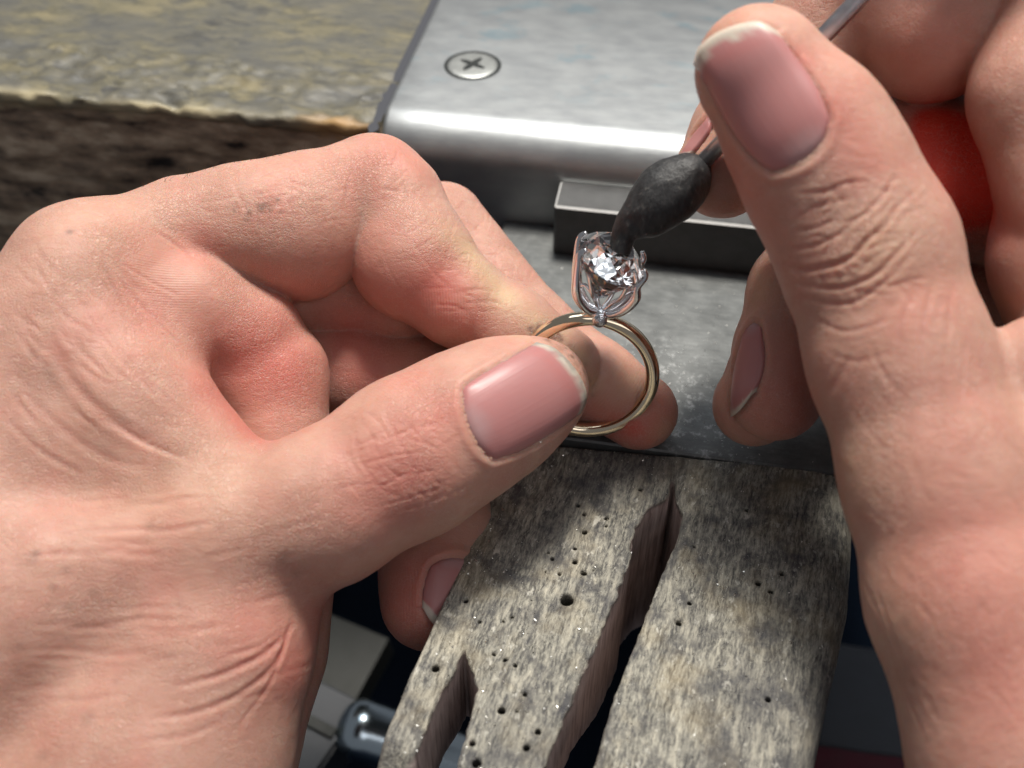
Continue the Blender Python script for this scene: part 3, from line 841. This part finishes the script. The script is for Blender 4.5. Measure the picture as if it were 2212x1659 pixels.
class Skin:
    """a hand: its surface, with creases, tints and nails laid where the eye sees them"""
    def __init__(self, label, chains, lo, hi, h):
        f0 = sdf_union(chains)
        lo_, hi_ = np.array(lo) + .1, np.array(hi) - .1
        self.f = lambda X: np.maximum(f0(X), np.maximum(lo_ - X, X - hi_).max(1)).astype(np.float32)
        self.V, self.Q, self.N = surface(self.f, lo, hi, h, newton=1)
        self.tint = np.zeros((len(self.V), 3)); self.ridge = np.zeros((len(self.V), 3))
        self.disp = np.zeros(len(self.V))
        self.rebuild()
        self.root = None; self.label = label; self.nails = []
    def rebuild(self):
        T = np.vstack([self.Q[:, [0, 1, 2]], self.Q[:, [0, 2, 3]]])
        self.bvh = BVHTree.FromPolygons(self.V.tolist(), T.tolist(), all_triangles=True)
    def cast(self, u, v):
        p, n, i, d = self.bvh.ray_cast(Vector(CAMP), Vector(ray(u, v)))
        return None if p is None else (np.array(p), np.array(n))
    def near(self, p, r):
        m = np.where(np.all(np.abs(self.V - p) < r, axis=1))[0]
        return m, np.linalg.norm(self.V[m] - p, axis=1)
    def crease(self, pts, depth, w, rim=.3, taper=True):
        s = spline([(u, v, 0) for u, v in pts], 10)[:, :2]
        h = [self.cast(u, v) for u, v in s]
        h = [x[0] for x in h if x is not None]
        if len(h) < 2: return
        # drop hits that jump to another surface
        H = [h[0]]
        for p in h[1:]:
            if np.linalg.norm(p - H[-1]) < .6: H.append(p)
        H = np.array(H)
        H = np.vstack([H[:-1] + (H[1:] - H[:-1]) * t for t in (0, .34, .67)] + [H[-1:]]) if len(H) > 1 else H
        par = np.concatenate([(np.arange(len(H) // 3) + t) for t in (0, .34, .67)] + [[len(H) // 3]])[:len(H)] / max(1, len(H) // 3)
        lo, hi = H.min(0) - 5 * w, H.max(0) + 5 * w
        m = np.where(np.all((self.V > lo) & (self.V < hi), axis=1))[0]
        for c in range(0, len(m), 4000):
            mm = m[c:c + 4000]
            D = np.linalg.norm(self.V[mm][:, None] - H[None], axis=2)
            j = D.argmin(1); d = D[np.arange(len(mm)), j]
            a = np.minimum(1, 4 * par[j] * (1 - par[j]) + .15) if taper else 1
            self.tint[mm, 0] = np.clip(self.tint[mm, 0] + a * min(.3, depth * 9) * np.exp(-(d / w) ** 2), 0, .75)
            self.disp[mm] += a * (-depth * np.exp(-(d / w) ** 2) + rim * depth * np.exp(-((d - 2.1 * w) / w) ** 2))
    def spot(self, u, v, rpx, col, p=2):
        h = self.cast(u, v)
        if h is None: return
        c = h[0]; dz = (c - CAMP) @ FW
        r = rpx * dz / FPX
        m, d = self.near(c, r * 2.6)
        g = np.exp(-(d / r) ** p)
        self.tint[m] = np.clip(self.tint[m] + g[:, None] * np.array(col), 0, 1)
    def bulge(self, u, v, rpx, amt):
        h = self.cast(u, v)
        if h is None: return
        c = h[0]; r = rpx * ((c - CAMP) @ FW) / FPX
        m, d = self.near(c, r * 2.6)
        self.disp[m] += amt * np.exp(-(d / r) ** 2)
    def ridges(self, u, v, rpx, u2, v2, period=.05, curve=0.0):
        """fingerprint ridges round (u,v), counted along the direction to (u2,v2)"""
        a, b = self.cast(u, v), self.cast(u2, v2)
        if a is None or b is None: return
        ax = b[0] - a[0]; ax /= np.linalg.norm(ax)
        r = rpx * ((a[0] - CAMP) @ FW) / FPX
        m, d = self.near(a[0], r * 2)
        q = self.V[m] - a[0]
        side = q - (q @ ax)[:, None] * ax
        ph = (q @ ax + curve * np.einsum('ij,ij->i', side, side)) / period + 50
        g = np.exp(-(d / r) ** 4)
        k = g > self.ridge[m, 1]
        self.ridge[m[k], 0] = ph[k] / 100
        self.ridge[m[k], 1] = g[k]
    def nail(self, prox, dist, up, low, lift=.03, free=.12, dirt=0.0, label=None):
        n, mm = 26, 22
        def res(p, k):
            s = spline([(a, b, 0) for a, b in p], 12)[:, :2]
            L = np.r_[0, np.cumsum(np.linalg.norm(np.diff(s, axis=0), axis=1))]
            t = np.linspace(0, L[-1], k)
            return np.stack([np.interp(t, L, s[:, 0]), np.interp(t, L, s[:, 1])], 1)
        Pp, Dd = res(prox, mm), res(dist, mm)
        Uu, Ll = res(up, n), res(low, n)
        g = np.zeros((n, mm, 2))
        for i in range(n):
            for j in range(mm):
                t, s = i / (n - 1), j / (mm - 1)
                g[i, j] = (1 - t) * Pp[j] + t * Dd[j] + (1 - s) * Uu[i] + s * Ll[i] - ((1 - t) * (1 - s) * Pp[0] + (1 - t) * s * Pp[-1] + t * (1 - s) * Dd[0] + t * s * Dd[-1])
        X = np.zeros((n, mm, 3)); ok = np.zeros((n, mm), bool); dep = []
        for i in range(n):
            for j in range(mm):
                h = self.cast(*g[i, j])
                if h is not None: X[i, j] = h[0]; ok[i, j] = True; dep.append((h[0] - CAMP) @ FW)
        md = np.median(dep)
        for i in range(n):
            for j in range(mm):
                dz = (X[i, j] - CAMP) @ FW if ok[i, j] else 99
                if abs(dz - md) > 1.1:
                    q, nn, _, _ = self.bvh.find_nearest(Vector(P(*g[i, j], md)))
                    X[i, j] = np.array(q)
        for it in range(14):
            Y = X.copy()
            Y[1:-1, 1:-1] = .25 * (X[2:, 1:-1] + X[:-2, 1:-1] + X[1:-1, 2:] + X[1:-1, :-2])
            Y[0, 1:-1] = .5 * (X[0, 2:] + X[0, :-2]); Y[-1, 1:-1] = .5 * (X[-1, 2:] + X[-1, :-2])
            Y[1:-1, 0] = .5 * (X[2:, 0] + X[:-2, 0]); Y[1:-1, -1] = .5 * (X[2:, -1] + X[:-2, -1])
            X = .5 * X + .5 * Y
        du = np.gradient(X, axis=0); dv = np.gradient(X, axis=1)
        nr = np.cross(du, dv); nr /= np.linalg.norm(nr, axis=2)[..., None] + 1e-9
        if (nr[n // 2, mm // 2] @ (X[n // 2, mm // 2] - CAMP)) > 0: nr = -nr
        t = np.linspace(0, 1, n)[:, None]; s = np.linspace(0, 1, mm)[None]
        side = np.minimum(s, 1 - s); ed = np.minimum(side * 2.2, t * 1.6)
        off = .012 + .028 * np.clip(ed / .35, 0, 1) + lift * t ** 2 * np.clip(side * 4 + .25, 0, 1)
        off = off - .05 * np.exp(-(t / .03) ** 2) - .035 * np.exp(-(side / .03) ** 2) * (1 - t ** 3)
        X3 = X + nr * off[..., None]
        Xb = X3 - nr * .035
        VV = np.vstack([X3.reshape(-1, 3), Xb.reshape(-1, 3)])
        F = []
        idx = lambda i, j: i * mm + j
        for i in range(n - 1):
            for j in range(mm - 1):
                F.append((idx(i, j), idx(i + 1, j), idx(i + 1, j + 1), idx(i, j + 1)))
        K = n * mm
        loop = [idx(0, j) for j in range(mm)] + [idx(i, mm - 1) for i in range(1, n)] + [idx(n - 1, j) for j in range(mm - 2, -1, -1)] + [idx(i, 0) for i in range(n - 2, 0, -1)]
        for a, b in zip(loop, loop[1:] + loop[:1]): F.append((a, b, b + K, a + K))
        jit = .012 * np.sin(np.linspace(0, 17, mm))[None] + .008 * np.sin(np.linspace(1, 41, mm))[None]
        fr = np.clip((t - (1 - free) + jit + .10 * free * (np.abs(s - .5) * 2) ** 2) / .02, 0, 1)
        lun = np.clip(1 - ((t / .22) ** 2 + ((s - .5) / .33) ** 2), 0, 1)
        R_ = np.clip(.75 - lun * .9 - .25 * t + .25 * np.exp(-((t - (1 - free) + .06) / .05) ** 2), 0, 1) + 0 * s
        Dt = dirt * np.clip(np.exp(-((t - 1) / .05) ** 2) + np.exp(-(side / .03) ** 2) * t, 0, 1)
        tt = np.stack([R_, fr + 0 * s, Dt + 0 * s], -1).reshape(-1, 3)
        self.nails.append((VV, F, np.vstack([tt, tt]), label))
        # press the bed in and raise the fold of skin around it
        c = X.reshape(-1, 3)
        EL = c[loop + loop[:1]]
        EP = np.vstack([EL[:-1] + (EL[1:] - EL[:-1]) * q for q in (0, .25, .5, .75)])
        m = np.where(np.all((self.V > c.min(0) - .35) & (self.V < c.max(0) + .35), axis=1))[0]
        for q in range(0, len(m), 3000):
            k = m[q:q + 3000]
            D = np.linalg.norm(self.V[k][:, None] - c[None], axis=2)
            j = D.argmin(1); d = D[np.arange(len(k)), j]
            ii, jj = j // mm, j % mm
            De = np.linalg.norm(self.V[k][:, None] - EP[None], axis=2); d = np.where(d > .3, d, De.min(1))
            tip = ii == n - 1
            edge = (ii == 0) | (jj == 0) | (jj == mm - 1) | tip
            ins = (~edge)
            fold = edge & ~tip & ~ins
            facing = np.einsum('ij,ij->i', self.N[k], nr.reshape(-1, 3)[j]) > .1
            fade = 1 - .6 * (ii / (n - 1)) ** 2
            self.disp[k] += np.where(ins & facing, -.035, 0) + np.where(fold & facing, fade * (.022 * np.exp(-((d - .085) / .06) ** 2) - .015 * np.exp(-(d / .03) ** 2)), 0) \
                + np.where(tip & ~ins & facing, -.03 * np.exp(-(d / .06) ** 2), 0)
    def finish(self, k):
        # low relief so that the skin is never perfectly smooth
        n_ = .010 * fbm(self.V, 2.2, 3, k) + .004 * fbm(self.V, 7, 2, k + 3)
        V = self.V + self.N * (self.disp + n_)[:, None]
        o = fastmesh('hand', V, self.Q, SKIN)
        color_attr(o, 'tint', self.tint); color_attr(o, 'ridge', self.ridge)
        tag(o, self.label, 'hand')
        for VV, F, tt, lab in self.nails:
            no = mesh('fingernail', VV, F, NAIL, o)
            color_attr(no, 'tint', tt)
            ss = np.stack([np.tile(np.linspace(0, 1, 22), 52), np.tile(np.repeat(np.linspace(0, 1, 26), 22), 2), np.zeros(1144)], 1)
            color_attr(no, 'ridge', ss)
            if lab: no['label'] = lab
        self.o = o
        return o
L = Skin('pale left hand pinching the gold ring between thumb and bent index finger', LH, (-10.2, -11.2, -3.5), (4.5, 9.5, 9.5), .036)
# --- nails
L.nail([(999, 835), (994, 862), (1008, 920), (1034, 975), (1066, 996)], [(1158, 742), (1180, 750), (1217, 780), (1250, 822), (1262, 862), (1252, 892)],
       [(999, 835), (1027, 815), (1085, 779), (1158, 742)], [(1066, 996), (1130, 976), (1205, 930), (1252, 892)], lift=.05, free=.06, dirt=.7)
L.nail([(930, 1222), (948, 1208), (985, 1200), (1040, 1215)], [(912, 1312), (935, 1345), (985, 1378), (1050, 1385)],
       [(930, 1222), (915, 1260), (912, 1312)], [(1040, 1215), (1075, 1290), (1050, 1385)], lift=.04, free=.16)
# --- creases
for p, d, w in [
    ([(335, 498), (372, 522), (425, 562)], .05, .05), ([(335, 697), (360, 715), (392, 742)], .04, .035),
    ([(250, 592), (300, 655), (362, 712)], .03, .05),
    ([(212, 565), (245, 620), (278, 688)], .016, .035), ([(150, 590), (200, 695), (290, 805), (390, 902)], .02, .05),
    ([(180, 640), (245, 735), (330, 830), (440, 930)], .016, .045),
    ([(90, 720), (170, 840), (280, 930), (400, 985)], .05, .11), ([(30, 820), (110, 905), (230, 990), (330, 1010)], .03, .09),
    ([(10, 900), (90, 975), (190, 1030)], .02, .06), ([(230, 905), (320, 960), (420, 996)], .05, .05), ([(250, 560), (330, 610), (390, 640)], .018, .035),
    ([(738, 297), (752, 325), (768, 362)], .018, .03), ([(778, 298), (790, 330), (800, 360)], .014, .025), ([(822, 303), (832, 335), (832, 365)], .014, .025),
    ([(862, 325), (848, 350), (842, 380)], .014, .025), ([(700, 305), (720, 335), (742, 365)], .013, .025), ([(890, 360), (868, 378), (850, 400)], .013, .025),
    ([(760, 355), (752, 400), (744, 440)], .03, .04),
    ([(985, 560), (1010, 548), (1034, 563)], .022, .035), ([(1000, 655), (1035, 652), (1075, 655)], .025, .035), ([(985, 632), (1030, 625), (1075, 630)], .014, .03),
    ([(930, 470), (905, 490), (870, 510)], .012, .03), ([(950, 500), (920, 525), (880, 545)], .012, .03),
    ([(880, 500), (930, 580), (975, 625)], .014, .03), ([(820, 520), (850, 600), (905, 680)], .010, .025),
    ([(833, 888), (845, 922), (872, 968), (890, 1010)], .024, .03), ([(800, 925), (815, 975), (850, 1022), (905, 1052)], .024, .03), ([(765, 958), (788, 1010), (830, 1062)], .018, .028),
    ([(870, 900), (905, 942), (955, 978)], .018, .028), ([(905, 880), (935, 930), (985, 985)], .014, .026), ([(775, 1003), (850, 985), (935, 974)], .016, .026), ([(800, 1062), (870, 1030), (965, 1012)], .016, .026),
    ([(815, 1095), (900, 1070), (985, 1040)], .016, .026), ([(740, 985), (755, 1040), (800, 1100)], .014, .028), ([(860, 1105), (930, 1085), (1010, 1050)], .014, .026), ([(720, 1060), (780, 1045), (850, 1050)], .014, .026),
    ([(372, 1485), (484, 1455), (577, 1407), (632, 1352)], .07, .06), ([(327, 1552), (428, 1537), (521, 1496), (595, 1433), (632, 1345)], .06, .06), ([(470, 1421), (558, 1395), (622, 1352)], .03, .04),
    ([(629, 1340), (614, 1395), (580, 1481), (500, 1590)], .04, .05), ([(300, 1600), (400, 1590), (500, 1550)], .03, .06),
    ([(1050, 470), (1020, 500), (1000, 520)], .014, .03), ([(1090, 540), (1060, 560), (1040, 570)], .012, .03), ([(1010, 430), (990, 450), (975, 465)], .012, .03)]:
    L.crease(p, d * (.40 if d > .02 else .7), w * .66)
for i in range(46):                                  # long fine lines along the thumb and wrist
    u0 = random.uniform(0, 620); v0 = random.uniform(1080, 1560)
    ln = random.uniform(80, 190); sl = -.02 - .34 * max(0, (u0 - 250)) / 400 + random.uniform(-.08, .08)
    L.crease([(u0, v0), (u0 + ln / 2, v0 + sl * ln / 2 + random.uniform(-5, 5)), (u0 + ln, v0 + sl * ln)], random.uniform(.004, .011), random.uniform(.03, .045))
for i in range(26):                                  # slanting lines on the back of the hand
    u0 = random.uniform(10, 260); v0 = random.uniform(520, 900)
    ln = random.uniform(60, 130); a = random.uniform(.75, 1.15)
    L.crease([(u0, v0), (u0 + ln * .5 * math.cos(a), v0 + ln * .5 * math.sin(a)), (u0 + ln * math.cos(a - .15), v0 + ln * math.sin(a - .15))], random.uniform(.005, .011), random.uniform(.026, .04))
def lattice(H, n, box, ang, ln, dep, w):
    for i in range(n):
        u, v = random.uniform(box[0], box[2]), random.uniform(box[1], box[3])
        a = random.choice(ang) + random.uniform(-.22, .22); l = random.uniform(*ln)
        b = random.uniform(-.12, .12)
        H.crease([(u - l * .5 * math.cos(a - b), v - l * .5 * math.sin(a - b)), (u, v), (u + l * .5 * math.cos(a + b), v + l * .5 * math.sin(a + b))], random.uniform(*dep), random.uniform(*w), rim=.12)
lattice(L, 90, (745, 900, 990, 1090), (-.45, 1.05, .35), (40, 100), (.003, .008), (.015, .022))
lattice(L, 70, (420, 340, 740, 480), (.5, 1.2, -.2), (40, 90), (.003, .008), (.016, .024))
lattice(L, 50, (800, 320, 960, 480), (1.2, .2, 2.2), (30, 70), (.003, .008), (.016, .022))
lattice(L, 60, (940, 480, 1160, 680), (1.9, .6, .1), (30, 70), (.003, .009), (.016, .022))
lattice(L, 60, (960, 430, 1160, 660), (.3, 1.8), (30, 70), (.003, .008), (.016, .022))
# --- colour of the skin
for s in [(950, 610, 70, .55, 0), (880, 660, 80, .35, 0), (800, 600, 90, .3, 0), (1010, 700, 60, .4, 0), (470, 860, 80, .45, 0), (545, 940, 60, .5, 0), (640, 620, 110, .25, 0), (300, 640, 80, .3, 0),
          (500, 760, 110, .45, 0), (620, 800, 120, .5, 0), (760, 700, 80, .5, 0), (790, 800, 90, .5, 0), (900, 1000, 120, .4, 0), (800, 1090, 110, .25, 0), (960, 880, 50, .4, 0), (1390, 930, 90, .7, 0), (1300, 900, 70, .5, 0), (1220, 960, 80, .6, 0),
          (900, 1290, 130, .6, 0), (870, 330, 70, .3, 0), (780, 360, 60, .25, 0), (880, 820, 60, .35, 0), (560, 1350, 110, .3, 0), (300, 1180, 110, .2, 0), (690, 1330, 60, .5, 0), (640, 1450, 80, .5, 0), (430, 540, 60, .45, 0),
          (1010, 535, 40, 0, .9), (1050, 590, 42, 0, .9), (1100, 645, 36, 0, .8), (1150, 690, 32, 0, .6), (960, 500, 36, 0, .35), (1080, 640, 40, 0, .4), (1200, 722, 34, 0, .7), (1255, 775, 30, 0, .8), (1275, 830, 26, 0, .7), (1120, 725, 30, 0, .4),
          (250, 490, 150, 0, .15), (330, 1075, 150, 0, .2), (480, 1040, 110, 0, .15), (1180, 720, 60, 0, .25), (1370, 830, 50, 0, .5), (1320, 870, 45, 0, .3), (1435, 930, 34, 0, .5)]:
    L.spot(s[0], s[1], s[2], (s[3], s[4] * .7, 0))
for u, v, r, a in [(150, 501, 6, .9), (71, 1206, 11, .5), (78, 1193, 6, .6), (143, 1232, 10, .4), (113, 1269, 8, .45), (203, 1280, 8, .4), (149, 1308, 8, .4), (324, 1135, 8, .35), (428, 1142, 7, .35), (470, 1138, 6, .3), (610, 1206, 11, .4), (640, 1239, 9, .35), (190, 1552, 14, .4), (93, 1630, 14, .35), (110, 800, 16, .35), (70, 765, 9, .3),
                   (250, 1470, 8, .3), (390, 1300, 7, .25), (40, 1400, 10, .3), (300, 1330, 7, .25)]:
    L.spot(u, v, r * 1.15 + 1, (0, 0, min(1, a * .8)), 3)
for i in range(34):
    u = random.gauss(562, 26); v = 448 + random.gauss(0, 11) - (u - 562) * .25
    L.spot(u, v, random.uniform(4, 7), (0, 0, random.uniform(.2, .55)))
for i in range(110):                                 # polishing grime on the thumb and finger tips
    a = random.random()
    u = 1150 + a * 125 + random.gauss(0, 7); v = 712 + 130 * a ** 2 + random.gauss(0, 7)
    L.spot(u, v, random.uniform(4, 8), (0, .06, random.uniform(.2, .6)))
L.ridges(1330, 885, 105, 1385, 930, .052, .10); L.ridges(860, 810, 95, 930, 770, .050, .15); L.ridges(860, 1300, 110, 920, 1300, .05, .2); L.ridges(960, 690, 75, 1040, 690, .045, .1); L.ridges(350, 620, 90, 350, 660, .04, .1)
handL = L.finish(11)

Rr = Skin('right hand with a large thumb nail, holding the black wax-tipped rod', RH, (0.5, -11.2, -2), (11, 8, 12), .036)
Rr.nail([(1668, 374), (1715, 364), (1752, 342), (1785, 306), (1794, 258)][::-1], [(1502, 140), (1520, 104), (1550, 80), (1600, 60), (1655, 52), (1676, 66)][::-1],
        [(1794, 258), (1768, 186), (1731, 138), (1676, 66)], [(1668, 374), (1612, 335), (1555, 245), (1502, 140)], lift=.06, free=.085)
Rr.nail([(1612, 708), (1628, 692), (1644, 706)], [(1580, 900), (1598, 890), (1632, 845)], [(1612, 708), (1590, 770), (1577, 850), (1580, 900)], [(1644, 706), (1653, 770), (1648, 810), (1632, 845)], lift=.015, free=.07)
Rr.nail([(1541, 244), (1548, 250), (1547, 262)], [(1466, 345), (1480, 342), (1498, 335)], [(1541, 244), (1500, 288), (1466, 345)], [(1547, 262), (1532, 290), (1498, 335)], lift=.03, free=.1)
for p, d, w in [
    ([(1700, 582), (1761, 580), (1835, 558), (1869, 521), (1910, 487), (1950, 430)], .07, .055), ([(1715, 612), (1800, 622), (1884, 597), (1940, 543), (1984, 495)], .055, .05),
    ([(1724, 417), (1780, 413), (1835, 394), (1884, 394)], .03, .045), ([(1828, 482), (1873, 458), (1917, 409), (1936, 376)], .045, .04),
    ([(1724, 640), (1790, 655), (1850, 650), (1920, 600), (1975, 540)], .035, .045), ([(1740, 450), (1790, 440), (1850, 425)], .022, .04), ([(1700, 540), (1760, 530), (1820, 500), (1850, 470)], .035, .045), ([(1710, 500), (1770, 490), (1815, 465)], .025, .04),
    ([(1760, 585), (1800, 520), (1840, 500)], .02, .035), ([(1880, 540), (1900, 520), (1905, 480)], .02, .035), ([(1850, 600), (1880, 560), (1920, 540)], .025, .04),
    ([(1985, 620), (1950, 690), (1935, 790)], .022, .05), ([(2020, 590), (1995, 700), (1980, 820)], .022, .05), ([(2060, 610), (2045, 720), (2035, 860)], .02, .055), ([(1880, 740), (1905, 800), (1965, 870)], .016, .045), ([(1760, 690), (1830, 715), (1920, 690)], .022, .05), ([(1790, 760), (1850, 780), (1930, 760)], .014, .05),
    ([(1850, 900), (1900, 960), (1960, 1000)], .012, .05), ([(2090, 700), (2080, 800), (2070, 900)], .016, .05), ([(1620, 682), (1635, 690), (1655, 690)], .02, .03),
    ([(1920, 1380), (1950, 1480), (2000, 1600)], .02, .05), ([(1890, 1260), (1930, 1380), (1980, 1500)], .016, .05)]:
    Rr.crease(p, d * .5, w * .6)
for i in range(60):                                  # soft mottled wrinkling along the thumb
    u0 = random.uniform(1780, 2180); v0 = random.uniform(600, 1550); ln = random.uniform(60, 130); a = random.choice([1.0, 2.0]) + random.uniform(-.3, .3)
    Rr.crease([(u0, v0), (u0 + ln * .5 * math.cos(a) + random.uniform(-8, 8), v0 + ln * .5 * math.sin(a)), (u0 + ln * math.cos(a), v0 + ln * math.sin(a))], random.uniform(.002, .006), random.uniform(.03, .045))
lattice(Rr, 90, (1700, 400, 2040, 640), (-.35, .1, -.9, 1.1), (40, 110), (.003, .009), (.018, .026))
lattice(Rr, 60, (1830, 120, 2000, 400), (.4, 1.2, -.4), (25, 60), (.002, .005), (.016, .024))
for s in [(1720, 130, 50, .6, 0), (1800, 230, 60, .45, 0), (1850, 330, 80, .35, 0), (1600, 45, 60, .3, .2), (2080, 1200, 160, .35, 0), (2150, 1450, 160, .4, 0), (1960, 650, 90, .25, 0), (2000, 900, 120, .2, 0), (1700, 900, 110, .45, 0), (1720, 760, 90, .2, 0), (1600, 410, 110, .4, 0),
          (2060, 350, 120, 1, 0), (2100, 440, 120, .9, 0), (2040, 270, 70, .6, 0), (2160, 500, 90, .5, 0), (1980, 240, 60, .3, 0), (2000, 80, 150, .3, 0), (1640, 620, 50, .1, .4), (1900, 540, 100, 0, .25), (1830, 1000, 120, 0, .2), (1930, 1350, 120, 0, .15), (1540, 100, 40, .3, .4)]:  # strong reds in the palm gap stand in for light through flesh
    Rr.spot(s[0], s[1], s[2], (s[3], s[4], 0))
for u, v, r, a in [(1956, 1345, 9, .45), (1920, 1150, 10, .25), (2060, 1400, 9, .25), (1870, 760, 10, .25), (1966, 1250, 8, .2), (2120, 1300, 10, .25)]:
    Rr.spot(u, v, r * 1.2, (0, 0, a * .9), 3)
Rr.ridges(1740, 830, 95, 1790, 820, .05, .1); Rr.ridges(1620, 420, 70, 1640, 450, .05, .1)
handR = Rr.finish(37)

# ------------------------------------------------------------------ metal filings and dust caught in the light
GLINT = simple('bright filings', (.95, .91, .80), .32, 1.0, .2, 30)
DUST = simple('pale dust', (.70, .69, .66), .7)
def scatter(name, pts, nrm, size, mat, label, cat):
    VV = []; F = []
    for p, n_ in zip(pts, nrm):
        s = size * random.uniform(.5, 1.5)
        for k in range(4):
            VV.append(p + n_ * s * .3 + s * np.array([random.uniform(-1, 1) for _ in range(3)]))
        b = len(VV) - 4
        F += [(b, b + 1, b + 2), (b, b + 2, b + 3), (b, b + 3, b + 1), (b + 1, b + 3, b + 2)]
    o = mesh(name, VV, F, mat, smooth=False)
    tag(o, label, cat, kind='stuff')
    return o
pm = np.array([v.co for v in pin.data.vertices]); pn = np.array([v.normal for v in pin.data.vertices])
rotp = np.array(Matrix.Rotation(PB, 3, 'Z'))
sel = np.where((pn[:, 2] > .6) & (pm[:, 2] > -.12))[0]
wgt = np.clip(.2 + fbm(pm[sel], 1.1, 3, 90) * 1.5 - pm[sel, 1] * .10 - pm[sel, 0] * .14, .03, 2)
pick = rng.choice(sel, 1500, p=wgt / wgt.sum())
scatter('metal_filings', (pm[pick] @ rotp.T) + PO, pn[pick] @ rotp.T, .0145, GLINT, 'tiny bright metal filings scattered over the grey wooden bench pin', 'metal filings')
pts = []
while len(pts) < 420:
    x, y = random.uniform(1.2, 8), random.uniform(-5.4, -.6)
    c = bl(1480, 850)
    if random.random() < .15 + math.exp(-((x - c[0]) ** 2 + (y - c[1]) ** 2) / 1.6): pts.append(BO + x * E1 + y * E2)
scatter('dust_specks', pts, [np.array([0, 0, 1.0])] * len(pts), .016, DUST, 'pale specks of dust scattered over the grey steel plate', 'dust')

# specks on the skin, and a few fine hairs along the index finger
hp_, hn_ = [], []
for i in range(70):
    u, v = random.choice([(random.uniform(60, 700), random.uniform(480, 1300)), (random.uniform(600, 1200), random.uniform(500, 1050)), (random.uniform(900, 1250), random.uniform(880, 980))])
    h_ = L.cast(u, v)
    if h_ is not None: hp_.append(h_[0] + h_[1] * .008); hn_.append(h_[1])
scatter('skin_specks', hp_, hn_, .009, GLINT, 'scattered glinting metal specks stuck to the skin of the left hand', 'metal filings')
VV, FF = [], []
for i in range(34):
    u = random.uniform(300, 660); v0 = np.interp(u, [300, 400, 520, 660], [408, 390, 336, 306])
    h_ = None
    for dv in range(0, 40, 3):
        h_ = L.cast(u, v0 + dv - 6)
        if h_ is not None: break
    if h_ is None: continue
    p, n_ = h_
    ln = random.uniform(.10, .26); d1 = n_ * .75 + np.array([random.uniform(-.2, .9), random.uniform(-.4, .4), random.uniform(-.2, .3)]); d1 /= np.linalg.norm(d1)
    side = np.cross(d1, -ray(u, v0)); side /= np.linalg.norm(side)
    b = len(VV)
    for t in (0, .35, .7, 1):
        c_ = p + d1 * ln * t + np.array([.05, 0, -.03]) * t * t
        for k in (0, 1, 2):
            a = 2.094 * k
            VV.append(c_ + .0030 * (1.05 - t) * (math.cos(a) * side + math.sin(a) * np.cross(side, d1)))
    for t in range(3):
        for k in range(3): FF.append((b + t * 3 + k, b + t * 3 + (k + 1) % 3, b + t * 3 + 3 + (k + 1) % 3, b + t * 3 + 3 + k))
hair = mesh('hair', VV, FF, simple('fine brown hair', (.10, .06, .035), .5), handL)
hair['kind'] = 'stuff'
